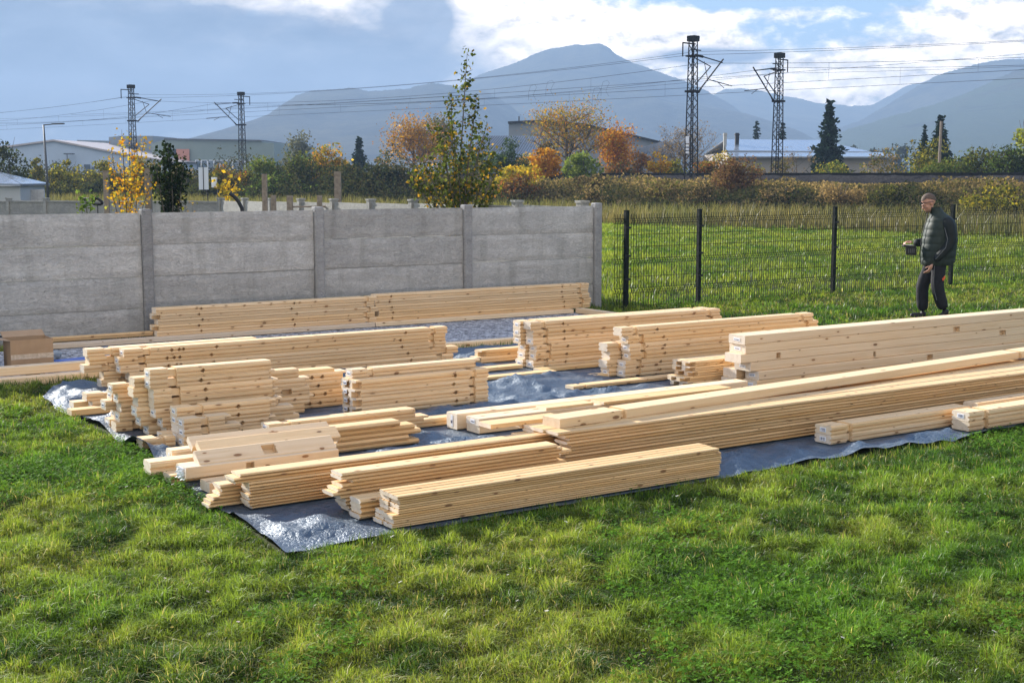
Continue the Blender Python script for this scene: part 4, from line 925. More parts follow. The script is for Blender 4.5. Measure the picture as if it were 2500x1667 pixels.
def jumper(px, py, Y, w, label):
    c = Vector((at(px, Y), Y * KY, height_for(py, Y))); mb = MB(); pts = [c + Vector((w * a, 0, b)) for a, b in ((-.3, -.75), (-.28, -.2), (-.15, .25), (.15, .35), (.3, .15), (.15, -.1), (.05, -.4), (.25, -.75))]
    mb.tube(pts, .010, 4, caps=False); tag(mb.build('jumper_cable', M['wire']), label, 'cable', 'looped jumper cables on the overhead wires')
for i, (px, py) in enumerate([(1342, 212), (1300, 222), (1476, 212), (1455, 228)]): jumper(px, py, 53 if px > 1000 else 70, 1.0, 'looped jumper cable hanging from the overhead wires, %s of the four' % ('second from left', 'leftmost', 'rightmost', 'third from left')[i])

# ================================================================== BUILDINGS
def corrugated(name, c, per=.35, rough=.45, axis=0, metal=0.0):
    m, n, b = mat(name, c, rough, metal, .4); tc = n.new('ShaderNodeTexCoord').outputs['Object']; sp = n.new('ShaderNodeSeparateXYZ', inp={0: tc})
    x = n.math('PINGPONG', sp.outputs[axis], per); bp = n.new('ShaderNodeBump', inp={'Strength': .6, 'Distance': .05, 'Height': x}); n.link(bp.outputs[0], b.inputs['Normal'])
    f = n.noise(tc, .5, 4, .6); n.link(n.mix(f, tuple(k * .88 for k in c), c), b.inputs['Base Color']); return m
def wpt(px, py, Y): return Vector((at(px, Y), Y * KY, height_for(py, Y)))
def prism(mb, pts, Y, depth, m=0):
    """outline (px,py) at distance Y becomes a solid of real depth"""
    a = [wpt(px, py, Y) if py is not None else Vector((at(px, Y), Y * KY, -.3)) for px, py in pts]; b = [p + Vector((depth * .06, depth, 0)) for p in a]
    mb.face(a, m); mb.face(b[::-1], m)
    for i in range(len(a)): j = (i + 1) % len(a); mb.face([a[i], a[j], b[j], b[i]], m)
YB = 165
hall_w = corrugated('pale_blue_cladding', (.42, .50, .60), .5); hall_r = corrugated('hall_roof', (.42, .36, .33), .5); green_w = corrugated('grey_green_cladding', (.20, .25, .22), .6); grey_w = corrugated('grey_cladding', (.20, .225, .25), .6)
h1 = empty('industrial_hall', (0, 0, 0), 0, 'pale blue industrial hall with a shallow gable roof behind the lamp post', 'building')
mb = MB(); prism(mb, [(-60, 366), (30, 361), (134, 347), (305, 380), (420, 399), (420, None), (-60, None)], YB - 10, 40); mb.build('wall', hall_w, h1)
def roof_line(root, pts, Y, depth, th, m, over=.6):
    mb = MB(); a = [wpt(px, py, Y) - Vector((0, over, 0)) for px, py in pts]; b = [p + Vector((depth * .06, depth + over * 2, 0)) for p in a]; up = Vector((0, 0, th))
    for i in range(len(a) - 1):
        mb.face([a[i] + up, a[i + 1] + up, b[i + 1] + up, b[i] + up]); mb.face([a[i], a[i + 1], a[i + 1] + up, a[i] + up]); mb.face([a[i], b[i], b[i + 1], a[i + 1]])
    mb.build('roof', m, root)
roof_line(h1, [(-62, 365), (30, 360), (134, 346), (305, 379), (425, 399)], YB - 10, 40, .35, hall_r)
mb = MB(); p = wpt(205, 402, YB - 10.3); mb.box((p.x, p.y - .05, -.2), (p.x + 1.2, p.y + .25, p.z)); mb.box((p.x + 1.6, p.y - .05, -.2), (p.x + 2.2, p.y + .25, p.z - .5)); mb.build('door', mat('dark_door', (.05, .07, .09), .5)[0], h1)
mb = MB(); p = wpt(160, 378, YB - 11); mb.box((p.x, p.y - 1, p.z), (p.x + 1.7, p.y + .9, p.z + .25)); mb.tube([p + Vector((.5, -.3, 0)), (p.x + .5, p.y - .3, p.z - 3)], .1, 5); mb.build('vent', M['galv'], h1)
h2 = empty('industrial_hall', (0, 0, 0), 0, 'grey block with louvres between the blue and the green hall', 'building')
mb = MB(); prism(mb, [(190, 343), (264, 345), (264, None), (190, None)], YB + 35, 20); mb.build('side_wing', grey_w, h2)
mb = MB(); prism(mb, [(268, 336), (300, 333), (375, 333), (375, None), (268, None)], YB + 5, 18); mb.build('wall', grey_w, h2)
mb = MB()
for i in range(5): p = wpt(310, 352 + i * 5, YB + 4.8); mb.box((p.x, p.y - .1, p.z), (p.x + 3.0, p.y + .15, p.z + .18))
mb.build('louvre', M['galv'], h2)
h3 = empty('industrial_hall', (0, 0, 0), 0, 'long grey-green flat-roofed hall with a window band and an orange part', 'building')
mb = MB(); prism(mb, [(372, 352), (402, 342), (640, 346), (640, 349), (670, 350), (670, None), (372, None)], YB, 45); mb.build('wall', green_w, h3)
mb = MB(); a = wpt(402, 342, YB - .3); b = wpt(640, 346, YB - .3); mb.obox(a, b - a, (0, 45, 0), (0, 0, .3)); mb.build('roof_edge', M['galv'], h3)
mb = MB(); a = wpt(432, 365, YB - .4); b = wpt(463, 400, YB - .4); mb.box((a.x, a.y - .25, -.2), (b.x, b.y + .35, a.z)); mb.build('orange_facade', corrugated('orange_cladding', (.50, .20, .12), .5), h3)
mb = MB(); a = wpt(408, 365, YB - .4); b = wpt(431.5, 378, YB - .4); mb.box((a.x, a.y - .1, b.z), (b.x, b.y + .35, a.z)); mb.build('dark_panel', M['steel_dark'], h3)
glass = mat('window_glass', (.10, .14, .18), .12, 0, .8)[0]
for i in range(9):
    a = wpt(478 + i * 15.2, 392.5, YB - .3); b = wpt(478 + i * 15.2 + 12.6, 415, YB - .3); mb = MB(); mb.box((a.x - .1, a.y - .12, b.z), (b.x + .1, b.y + .2, a.z + .1)); w = mb.build('window_frame', M['paper'], h3)
    mb = MB(); mb.box((a.x + .03, a.y - .16, b.z + .12), (b.x - .03, a.y - .122, a.z - .02)); mb.build('pane', glass, w)
# grey warehouse with blue corrugated lower roof
h4 = empty('warehouse', (0, 0, 0), 0, 'grey warehouse with a dark roof edge behind the bare orange tree', 'building'); YW = 105
mb = MB(); prism(mb, [(1242, 304), (1318, 300), (1420, 308), (1500, 325), (1605, 350), (1640, 362), (1640, None), (1242, None)], YW, 30); mb.build('wall', grey_w, h4)
roof_line(h4, [(1240, 304), (1318, 300), (1420, 308), (1500, 325), (1605, 350), (1645, 362)], YW, 30, .3, M['steel_dark'])
mb = MB(); p = wpt(1267, 300, YW + 8); mb.tube([(p.x, p.y, p.z - 1), (p.x, p.y, height_for(286, YW + 8))], .12, 6); mb.build('flue', M['galv'], h4)
blue_r = corrugated('blue_metal_roof', (.16, .22, .30), .40, .35, 0, .3)
def slab_roof(root, q, th, m, name='roof'):
    mb = MB(); d = Vector((0, 0, -th)); mb.face(q); mb.face([p + d for p in q][::-1])
    for a, b in zip(q, q[1:] + q[:1]): mb.face([a, b, b + d, a + d])
    return mb.build(name, m, root)
def ribbed(root, a0, a1, b1, b0, n, m, h=.12):
    mb = MB()
    for i in range(n + 1):
        f = i / n; mb.tube([a0.lerp(a1, f) + Vector((0, 0, h * .5)), b0.lerp(b1, f) + Vector((0, 0, h * .5))], h * .6, 4, caps=False)
    mb.build('roof_rib', m, root)
h5 = empty('warehouse', (0, 0, 0), 0, 'low shed with a ribbed blue metal roof behind the sapling', 'building')
a0, a1, b1, b0 = wpt(1118, 394, 84), wpt(1300, 392, 84), wpt(1330, 334, 96), wpt(1180, 334, 96)
slab_roof(h5, [a0, a1, b1, b0], .2, blue_r); ribbed(h5, a0, a1, b1, b0, 26, M['galv'])
mb = MB(); mb.box((a0.x + .3, a0.y + .6, -.2), (a1.x - .2, b1.y, a0.z - .3)); mb.build('wall', grey_w, h5)
h6 = empty('warehouse', (0, 0, 0), 0, 'low ribbed metal roof between the orange tree and the nearest mast', 'building')
a0, a1, b1, b0 = wpt(1528, 376, 84), wpt(1660, 376, 84), wpt(1668, 350, 92), wpt(1612, 350, 92)
slab_roof(h6, [a0, a1, b1, b0], .2, blue_r); ribbed(h6, a0, a1, b1, b0, 16, M['galv']); mb = MB(); mb.box((a0.x + .3, a0.y + .6, -.2), (a1.x - .2, b1.y, a0.z - .3)); mb.build('wall', grey_w, h6)
# house with the wide pale roof on the right
h7 = empty('house', (0, 0, 0), 0, 'long low house with a pale blue-grey tiled roof and two chimneys', 'house'); YH = 78
tile = corrugated('pale_roof_sheet', (.27, .31, .37), .35, .2, 0, .35)
r0, r1 = wpt(1768, 341, YH + 6), wpt(1996, 343, YH + 6); e0, e1 = wpt(1772, 368, YH), wpt(2125, 371, YH); be0, be1 = e0 + Vector((.8, 22, 0)), e1 + Vector((.8, 22, 0)); yh = e0.y
slab_roof(h7, [e0, e1, r1, r0], .15, tile); slab_roof(h7, [be1, be0, r0 + Vector((0, .05, 0)), r1 + Vector((0, .05, 0))], .15, tile, 'roof_back'); slab_roof(h7, [e1 + Vector((.05, 0, 0)), be1 + Vector((.05, 0, 0)), r1 + Vector((.05, 0, 0))], .15, tile, 'roof_hip')
p0, p1 = wpt(1776, 382, YH - 3), wpt(2190, 383, YH - 3); q1, q0 = wpt(2160, 373, YH - .2), wpt(1776, 372.5, YH - .2); slab_roof(h7, [p0, p1, q1, q0], .12, tile, 'porch_roof')
mb = MB(); mb.box((e0.x + .5, yh + .5, -.2), (e1.x - .4, yh + 21, e0.z - .2)); mb.box((p0.x + .4, yh - 4.6, -.2), (p1.x - .6, yh + .3, p0.z - .2)); mb.build('wall', mat('render_wall', (.30, .27, .24), .9)[0], h7)
for px, w, t0, t1, lab in ((1769, 7, 326, 362, 'tall pale chimney'), (1798, 9, 326, 352, 'short dark chimney')):
    a = wpt(px - w / 2, t0, YH + 3); b = wpt(px + w / 2, t1, YH + 3); mb = MB(); mb.box((a.x, a.y - .2, b.z - .6), (b.x, a.y + .2, a.z)); mb.box((a.x - .05, a.y - .25, a.z - .25), (b.x + .05, a.y + .25, a.z - .12))
    mb.build('chimney', M['old_concrete'] if px < 1780 else M['steel_dark'], h7)
# small pale garden house at the left edge
h8 = empty('garden_house', (0, 0, 0), 0, 'small pale house with a blue-grey hipped roof at the left edge', 'house'); YS = 40
a = [wpt(-70, 447, YS), wpt(48, 449, YS), wpt(-8, 419, YS + 2.2)]; c1 = a[1] + Vector((.1, 4.4, 0)); c0 = a[0] + Vector((.1, 4.4, 0))
slab_roof(h8, [a[0], a[1], a[2]], .12, tile); slab_roof(h8, [a[1] + Vector((.04, 0, 0)), c1, a[2] + Vector((.04, 0, 0))], .12, tile, 'roof_side')
mb = MB(); mb.box((a[0].x + .2, a[0].y + .25, -.2), (a[1].x - .12, a[0].y + 4.1, a[1].z - .14)); mb.build('wall', mat('pale_render', (.42, .44, .44), .85)[0], h8)
mb = MB(); p = wpt(50, 463, 41); e = wpt(104, 463, 41); mb.box((p.x, p.y, -.1), (e.x, p.y + .2, p.z)); tag(mb.build('block_wall', M['concrete']), 'short grey block wall between the garden house and the lamp post', 'wall')

# street lamp, signs, garden posts, pipe
lp = empty('street_lamp', (at(114, 40), 40 * KY, 0), 0, 'slim grey street lamp with a single flat head', 'street lamp')
mb = MB(); zt = height_for(307, 40); mb.tube([(0, 0, -.1), (-.02, 0, zt * .5), (-.08, 0, zt)], [.085, .065, .045], 8); mb.build('pole', M['galv'], lp, True)
mb = MB(); mb.tube([(-.08, 0, zt), (.45, 0, zt + .05)], .035, 6); mb.build('arm', M['galv'], lp); mb = MB(); mb.obox((.40, -.12, zt + .02), (.62, 0, .02), (0, .24, 0), (0, 0, .07)); mb.build('lamp_head', M['galv'], lp)
sg = empty('sign', (at(496, 33), 33 * KY, 0), 0, 'tall double white sign board on two dark posts', 'sign'); mb = MB()
zt, zb = height_for(409, 33), height_for(463, 33); 
for s in (-1, 1): mb.box((s * .115 - .10, -.02, zb), (s * .115 + .10, .02, zt))
mb.build('board', mat('sign_white', (.62, .66, .72), .5)[0], sg); mb = MB(); mb.box((-.012, -.05, -.1), (.012, -.022, zt + .03)); mb.tube([(.12, .05, zb), (.24, .05, -.1)], .025, 5); mb.build('post', M['steel_dark'], sg)
sg = empty('meter_box', (at(518, 33), 33.2 * KY, 0), 0, 'small white box on a thin post right of the white sign', 'box'); zt, zb = height_for(433, 33), height_for(458, 33)
mb = MB(); mb.box((-.12, -.08, zb), (.11, .08, zt)); mb.build('cabinet', mat('cabinet_white', (.6, .62, .64), .5)[0], sg); mb = MB(); mb.tube([(.13, 0, -.1), (.13, 0, zt - .1)], .022, 5); mb.build('post', M['galv'], sg)
def wpost(px0, px1, pyt, Y, label, lean=0.0):
    w = abs(at(px1, Y) - at(px0, Y)); mb = MB(); zt = height_for(pyt, Y); x = at((px0 + px1) / 2, Y)
    mb.obox((x - w / 2, Y * KY, -.1), (w, 0, 0), (0, w * .8, 0), (lean, 0, zt + .1)); tag(mb.build('wooden_post', M['grey_wood']), label, 'post', 'rough wooden posts in the neighbouring garden')
wpost(250, 262, 417, 15.5, 'dark wooden post left of the yellow sapling'); wpost(351, 366, 411, 13.5, 'wooden post behind the yellow sapling, above the wall post')
wpost(638, 650, 425, 16.5, 'tall thin wooden post in the garden left of the short ones'); wpost(815, 831, 419, 16.5, 'tall thick wooden post nearest the birch sapling')
wpost(659, 671, 477, 16.0, 'short wooden post beside the tall thin one'); wpost(698, 712, 478, 16.0, 'short wooden post in the middle of the rail'); wpost(772, 784, 477, 16.0, 'short wooden post left of the tall thick one')
mb = MB(); a = wpt(705, 507, 16.0); b = wpt(826, 506, 16.2); mb.obox(a, b - a, (0, .04, 0), (0, 0, .035)); tag(mb.build('wooden_rail', M['grey_wood']), 'thin horizontal wooden rail between the garden posts', 'rail')
mb = MB(); mb.tube([wpt(559, 472, 17), wpt(570, 480, 17), wpt(580, 492, 17), wpt(588, 508, 17), wpt(591, 535, 17), Vector((at(592, 17), 17 * KY, -.05))], .045, 8); tag(mb.build('pipe', M['black'], None, True), 'curved black plastic pipe sticking up in the neighbouring garden', 'pipe')
mb = MB(); c = wpt(233, 491, 15.6)
for a, b in (((-.12, -.03), (0, .07)), ((0, .07), (.12, -.02)), ((-.12, -.03), (-.04, -.07)), ((-.04, -.07), (.09, -.07)), ((.09, -.07), (.12, -.02))): mb.tube([c + Vector((a[0], 0, a[1])), c + Vector((b[0], 0, b[1]))], .03, 6)
mb.tube([c + Vector((0, .04, -.07)), (c.x, c.y + .04, -.05)], .012, 5); tag(mb.build('plant_hook', M['black']), 'black triangular holder on a thin stake behind the wall', 'holder')

# ================================================================== TREES AND SHRUBS
OLIVE = [(.105, .115, .028), (.14, .135, .035), (.07, .08, .022)]; DARK = [(.022, .032, .016), (.035, .045, .02), (.05, .05, .025)]
GREEN = [(.09, .145, .03), (.06, .10, .025), (.13, .17, .04)]; YELG = [(.28, .26, .03), (.19, .20, .03), (.38, .29, .04)]
ORANGE = [(.48, .21, .02), (.36, .15, .02), (.52, .31, .03)]; RUST = [(.32, .11, .025), (.36, .15, .03), (.22, .085, .03)]
BROWN = [(.20, .14, .08), (.27, .19, .10), (.14, .10, .06)]; YEL = [(.60, .38, .02), (.50, .33, .03), (.38, .32, .04)]
def z_at(px, Y): return float(bank_z(rail_s(at(px, Y), Y))) - 0.05
def hb(px0, px1, top, Y, pal, label, n=1500, leaf=.14, clumps=16, **k):
    return bush('shrub', px0, px1, top, Y, z_at((px0 + px1) / 2, Y), pal, label, 'shrub', 'shrubs along the railway', n, leaf, clumps, **k)
hb(-70, 80, 316, 44, DARK + [(.06, .08, .04)], 'tall dark green tree-like shrub at the left edge behind the garden house', 2600, .13, 26)
hb(60, 114, 382, 57, YELG + OLIVE, 'yellow-green shrub just left of the street lamp', 1500, .15)
hb(112, 208, 386, 57, OLIVE + YELG, 'olive shrub just right of the street lamp', 2200, .15, 20)
hb(212, 282, 386, 56, YELG + OLIVE, 'yellowish upright shrub left of the yellow sapling', 1600, .15)
hb(300, 400, 378, 54, OLIVE + BROWN + YELG, 'brownish olive shrub behind the yellow sapling', 2000, .14, 20)
hb(395, 490, 388, 53, OLIVE + BROWN, 'thin brownish shrub behind the white sign', 1600, .14)
hb(505, 620, 400, 51, OLIVE + YELG + RUST, 'olive and rusty shrub below the green hall\'s mast', 2200, .14, 20)
hb(600, 715, 374, 51, GREEN + OLIVE, 'green shrub right of the green hall\'s mast', 2400, .14, 22)
hb(690, 800, 366, 50, GREEN + OLIVE + DARK, 'green shrub left of the orange-topped one', 2200, .14, 20)
hb(735, 865, 350, 52, ORANGE + OLIVE + YELG, 'wide orange-topped shrub before the small spruce', 2600, .14, 22)
hb(780, 905, 396, 47, DARK, 'dark shaded shrub below the orange-topped one', 2400, .14, 20)
hb(880, 1010, 398, 46.5, DARK, 'dark shaded shrub left of the birch sapling', 2400, .14, 20)
hb(60, 190, 438, 54, DARK + OLIVE, 'dark low shrub behind the block wall', 1600, .15)
hb(180, 330, 436, 53, DARK, 'dark low shrub below the yellowish upright one', 1800, .15)
hb(420, 600, 436, 50, DARK + OLIVE, 'dark low shrub behind the curved black pipe', 1800, .15)
hb(590, 790, 428, 48, DARK + GREEN, 'dark green low shrub behind the garden posts', 2600, .14, 22)
hb(905, 965, 358, 70, GREEN + BROWN, 'pale green far shrub beside the small spruce', 900, .2)
hb(1195, 1295, 338, 50, [(.05, .085, .045), (.07, .10, .05), (.035, .06, .035)], 'round blue-green shrub right of the birch sapling', 2400, .11, 24)
hb(1200, 1322, 394, 41.5, YEL + YELG, 'bright yellow low shrub right of the birch sapling', 1900, .13, 18)
hb(1205, 1330, 428, 41, BROWN + RUST, 'brown lower shrub under the bright yellow one', 1700, .11)
hb(1298, 1362, 330, 53, BROWN + DARK, 'dark brown shrub at the foot of the bare orange tree', 1200, .11)
hb(1290, 1372, 350, 47, ORANGE, 'orange shrub left of the light green one', 1900, .13, 18)
hb(1365, 1478, 356, 45.5, [(.15, .20, .04), (.10, .15, .035), (.20, .24, .06)], 'light green shrub below the bare orange tree', 1500, .14, 14)
hb(1385, 1490, 420, 42, BROWN + DARK, 'bare brown brush below the light green shrub', 1300, .10)
hb(1528, 1595, 362, 52, RUST + BROWN, 'small rusty shrub right of the orange tree', 1000, .12, 12)
hb(1575, 1640, 370, 51, YEL + ORANGE, 'small yellow shrub left of the nearest mast', 1000, .12, 12)
hb(1715, 1800, 366, 53, YEL + YELG + OLIVE, 'yellow shrub between the two near masts', 1400, .13, 14)
hb(1722, 1862, 374, 37.5, [(.15, .075, .045), (.11, .06, .04), (.19, .11, .05), (.12, .09, .05)], 'reddish brown shrub in front of the rails between the masts', 2600, .10, 24)
hb(1780, 1880, 380, 56, OLIVE + YELG, 'olive shrub behind the reddish brown one', 1200, .13)
hb(1965, 2115, 378, 54, GREEN + YELG + OLIVE, 'green and yellow low shrub at the foot of the big spruce', 2400, .12, 20)
hb(2095, 2215, 352, 50, OLIVE + BROWN, 'olive shrub right of the pale roof', 2000, .12, 20)
hb(2190, 2335, 338, 47, OLIVE + DARK + YELG, 'large olive shrub around the wooden pole', 2800, .12, 26)
hb(2320, 2470, 340, 44, DARK + OLIVE, 'dark olive shrub right of the wooden pole', 2600, .12, 24)
hb(2400, 2540, 352, 41, DARK + GREEN, 'dark shrub at the right edge behind the rails', 2400, .12, 22)
hb(2462, 2560, 284, 42, [(.26, .26, .03), (.18, .22, .04)], 'tall yellow-green shrub cut by the right edge', 1500, .12, 18)
hb(2330, 2560, 448, 29.5, DARK + OLIVE + YELG, 'dark bramble shrub on the slope at the right edge', 2400, .09, 26)
hb(1560, 1700, 432, 37.5, BROWN + OLIVE, 'tan brush at the foot of the nearest mast', 1700, .09, 18)
hb(1470, 1560, 392, 50, BROWN + OLIVE + RUST, 'low brown brush at the foot of the narrow orange tree', 1500, .12)
hb(1610, 1690, 384, 52, OLIVE + YELG, 'olive low shrub at the foot of the bare grey-brown tree', 1300, .12)
hb(1860, 1975, 384, 52, BROWN + OLIVE, 'brown low brush before the pale roof house wall', 1700, .11)
hb(1100, 1215, 366, 53, DARK + GREEN, 'dark green shrub half behind the birch sapling', 1800, .13)
hb(1240, 1345, 372, 51, ORANGE + YELG + BROWN, 'mixed orange shrub in front of the blue ribbed roof', 1800, .12)
hb(2225, 2420, 372, 44, OLIVE + GREEN, 'long olive shrub directly behind the rails at right', 2800, .11, 26)
hb(1690, 1770, 392, 48, RUST + OLIVE, 'low rusty brush right of the nearest mast foot', 1200, .11)
hb(1400, 1500, 446, 36.5, BROWN + DARK, 'dark brown bramble on the slope below the light green shrub', 1500, .08, 16)
hb(1850, 1960, 444, 33.8, DARK + BROWN, 'dark bramble on the slope right of the reddish brown shrub', 1600, .08, 16)
hb(1985, 2120, 438, 33.2, [(.34, .24, .12), (.26, .18, .09), (.16, .12, .06)], 'tan dry brush on the slope below the big spruce', 1700, .08, 16)
hb(2120, 2230, 446, 32.0, OLIVE + DARK, 'olive bramble on the slope left of the man', 1500, .08, 16)
hb(1660, 1760, 442, 35.5, DARK + BROWN, 'dark dry bramble on the slope below the nearest mast', 1500, .08, 16)
def ht(px0, px1, top, Y, pal, label, cat='tree', **k): return leafy_tree('tree', px0, px1, top, Y, z_at((px0 + px1) / 2, Y), pal, label, cat, 'autumn trees behind the railway', **k)
ht(1288, 1478, 250, 54, ORANGE + BROWN + YELG, 'tall bare tree with sparse orange leaves in front of the warehouse', n=5200, leaf=.10, n1=20, twigs=6, scatter=.5)
ht(1462, 1545, 304, 55, ORANGE + RUST, 'narrow rusty orange tree right of the bare orange tree', n=4200, leaf=.12, n1=16, scatter=.75, spread=.6)
ht(1592, 1752, 288, 59, BROWN + [(.25, .18, .10)], 'round bare grey-brown tree behind the nearest mast', n=2600, leaf=.09, n1=24, twigs=7)
ht(952, 1068, 292, 60, ORANGE + BROWN, 'round orange-brown tree left of the birch sapling', n=5000, leaf=.12, n1=18, scatter=.8)
ht(1038, 1112, 286, 62, BROWN + OLIVE, 'greyish tree half hidden by the birch sapling', n=3200, leaf=.12, n1=16, scatter=.7)
ht(688, 768, 320, 92, [(.10, .11, .09), (.13, .13, .09)], 'pale grey-green tree right of the green hall', n=1400, leaf=.24, n1=12, scatter=.6)
ht(1900, 1990, 356, 52, BROWN, 'small bare tree in front of the pale roof', n=300, leaf=.08, n1=10, r0=.07)
bush('tree', 84, 152, 328, 210, 0, BROWN + OLIVE, 'faint far tree behind the blue hall\'s roof', 'tree', 'distant trees', 900, .6, 14)
spruce('spruce_tree', 2022, 249, 59, 0.5, 98, 'tall dark spruce in front of the pale roof', 'spruce trees', 30)
spruce('spruce_tree', 1845, 300, 96, 0, 58, 'small spruce behind the roof left of the far mast', 'spruce trees', 20)
spruce('spruce_tree', 1908, 302, 98, 0, 60, 'small spruce just right of the far mast', 'spruce trees', 20)
spruce('spruce_tree', 2292, 284, 53, 0.8, 90, 'spruce at the wooden pole', 'spruce trees', 24)
spruce('spruce_tree', 2254, 308, 54, 0.8, 56, 'thin spruce left of the wooden pole', 'spruce trees', 20)
spruce('spruce_tree', 877, 337, 74, 0.3, 74, 'small spruce behind the orange-topped shrub', 'spruce trees', 20)
for i, (a, b, t, Yd, lab) in enumerate([(2050, 2125, 345, 170, 'left part'), (2105, 2175, 340, 175, 'middle part'), (2160, 2230, 332, 168, 'right part')]):
    bush('tree', a, b, t, Yd, 0, [(.03, .04, .025), (.045, .05, .03)], 'dark far tree group beyond the pale roof, %s' % lab, 'tree', 'distant trees', 1300, .5, 18)
mb = MB(); Yp = 46; xp = at(2292, Yp); mb.tube([(xp, Yp * KY, 1.0), (xp + .05, Yp * KY, height_for(298, Yp))], [.11, .08], 7); tag(mb.build('utility_pole', M['grey_wood']), 'bare wooden pole standing in the large olive shrub', 'pole')

# garden saplings behind the wall
def sapling(name, px, Y, stems, label, pal, leaf, dens, r=.022, cat='sapling', cl=.07, side=0.0, nside=0, z0=0.0):
    x = at(px, Y); root = empty(name, (x, Y * KY, z0), 0, label, cat); mb = MB(); C = []; 
    for (tx, ty, dyy) in stems:
        tip = Vector((at(tx, Y) - x, dyy, height_for(ty, Y) - z0)); mid = Vector((tip.x * .25, dyy * .4, tip.z * .5)) + Vector((random.uniform(-.05, .05), 0, 0))
        pts = [Vector((random.uniform(-.03, .03), random.uniform(-.03, .03), -.1)), mid, tip.lerp(mid, .35) + Vector((0, 0, .03)), tip]
        mb.tube(pts, [r, r * .7, r * .5, r * .2], 6, caps=False)
        nn = int(dens * tip.length)
        for i in range(nn):
            f = random.uniform(.30, 1) ** .9; k = f * 3; j = min(int(k), 2); p = pts[j].lerp(pts[j + 1], k - j)
            s = side * (1.25 - f)
            C.append(p + Vector((random.gauss(0, cl), random.gauss(0, cl), random.gauss(0, cl))))
        for i in range(nside):
            f = random.uniform(.25, .92); k = f * 3; j = min(int(k), 2); p = pts[j].lerp(pts[j + 1], k - j); an = random.uniform(0, 6.283); L = side * (1.3 - f) * random.uniform(.5, 1.1)
            q = p + Vector((math.cos(an) * L, math.sin(an) * L * .7, L * random.uniform(.15, .75))); mb.tube([p, p.lerp(q, .5) + Vector((0, 0, .03 * L)), q], [r * .35, r * .25, r * .1], 3, caps=False)
            for h in range(int(dens * L * .75)): C.append(p.lerp(q, random.uniform(.25, 1.05)) + Vector((random.gauss(0, cl * .7), random.gauss(0, cl * .7), random.gauss(0, cl * .7))))
    mb.build('trunk', M['bark'], root)
    C = np.array([tuple(c) for c in C]); V, F, cc = leaf_cloud(C, np.full(len(C), leaf), pal_cols(len(C), pal, .22), 1.25); np_mesh('crown', V, F, cc, [M['leaf']], root); return root
sapling('maple_sapling', 302, 11.6, [(268, 362, .1), (300, 318, 0), (322, 352, .2), (352, 338, .1), (345, 395, -.2), (272, 440, -.2), (330, 430, .2), (365, 452, 0), (298, 420, .15)], 'yellow and orange leaved maple sapling behind the left wall post', YEL + ORANGE + [(.52, .34, .02), (.45, .2, .03), (.2, .24, .06)], .043, 40, .012, cl=.055, side=.24, nside=4)
sapling('young_tree', 412, 13.2, [(412, 350, 0), (395, 372, .1), (432, 380, .1), (448, 408, 0), (382, 400, -.1), (425, 420, -.2), (400, 430, .2), (440, 440, .1)], 'small dark green leafy tree on a thin trunk behind the wall', [(.018, .03, .014), (.028, .045, .018), (.012, .02, .012)], .062, 70, .022, cl=.07, side=.17, nside=4)
sapling('birch_sapling', 1122, 12.6, [(1142, 134, 0), (1012, 402, .1), (1228, 392, -.1), (1060, 410, .3), (1180, 420, .2), (1120, 400, -.3), (1092, 440, .1), (1150, 450, .1), (1100, 230, .2), (1165, 240, -.1), (1060, 300, .2), (1190, 300, 0), (1030, 380, -.2), (1208, 360, .3), (1000, 430, .1), (1080, 350, -.3), (1150, 330, .3), (1215, 450, .1), (1110, 300, -.2)], 'tall slender birch sapling with dark green and a few orange leaves behind the wall', [(.045, .065, .018), (.075, .10, .025), (.11, .13, .035), (.05, .075, .02), (.035, .055, .016), (.09, .115, .03), (.06, .08, .022), (.15, .16, .04), (.50, .28, .03)], .056, 44, .018, cl=.06, side=.45, nside=8)
sapling('weed', 205, 13.0, [(190, 478, 0), (205, 470, 0), (222, 474, 0)], 'bright green leafy weed behind the wall by the black holder', [(.14, .20, .04), (.10, .16, .04)], .07, 22, .008, cl=.05)
sapling('weed', 450, 12.0, [(428, 490, 0), (452, 480, 0), (470, 488, 0), (440, 470, 0)], 'thin dry weed stalks behind the wall below the sign', BROWN + YELG, .035, 8, .006, cl=.04)
sapling('weed', 555, 33.0, [(545, 440, 0), (575, 452, 0), (560, 448, 0)], 'small yellow shrub beside the curved black pipe', YEL, .16, 26, .02, cl=.2)

# slope undergrowth (brambles, dry grass) as one mass, tall dry reeds as another
def undergrowth():
    n = 130000; t = rng.uniform(-66, 34, n); s = rng.uniform(-9.2, -1.2, n); x, y = RP[0] + RD[0] * t + RN[0] * s, RP[1] + RD[1] * t + RN[1] * s
    vis = np.abs(x) < y * .78 + 3; x, y, s, t = x[vis], y[vis], s[vis], t[vis]
    hgt = .08 + 1.9 * fbm(t * .45, s * .55, 31) ** 2.6 * np.clip((-s - 1) / 2, .2, 1) * (1 + 2.2 * np.clip((-t - 8) / 8, 0, 1) * np.clip((-s - 2) / 2, 0, 1)); z = bank_z(s) + rng.random(len(s)) * hgt
    f = fbm(t * .35, s * .45, 33); hi = np.clip((s + 7.0) / 3.6 + (f - .5) * 1.8 - .8 * np.clip((-t - 8) / 8, 0, 1), 0, 1)[:, None]
    low = pal_cols(len(s), DARK + DARK + [(.04, .035, .022), (.06, .05, .03)]); top = pal_cols(len(s), [(.36, .26, .13), (.24, .17, .08), (.14, .12, .045), (.10, .10, .03), (.10, .08, .05)])
    c = low * (1 - hi) + top * hi; V, F, cc = leaf_cloud(np.stack([x, y * KY, z], -1), np.full(len(s), .10), c, 1.9)
    tag(np_mesh('undergrowth', V, F, cc, [M['leaf']]), kind='stuff')
undergrowth()
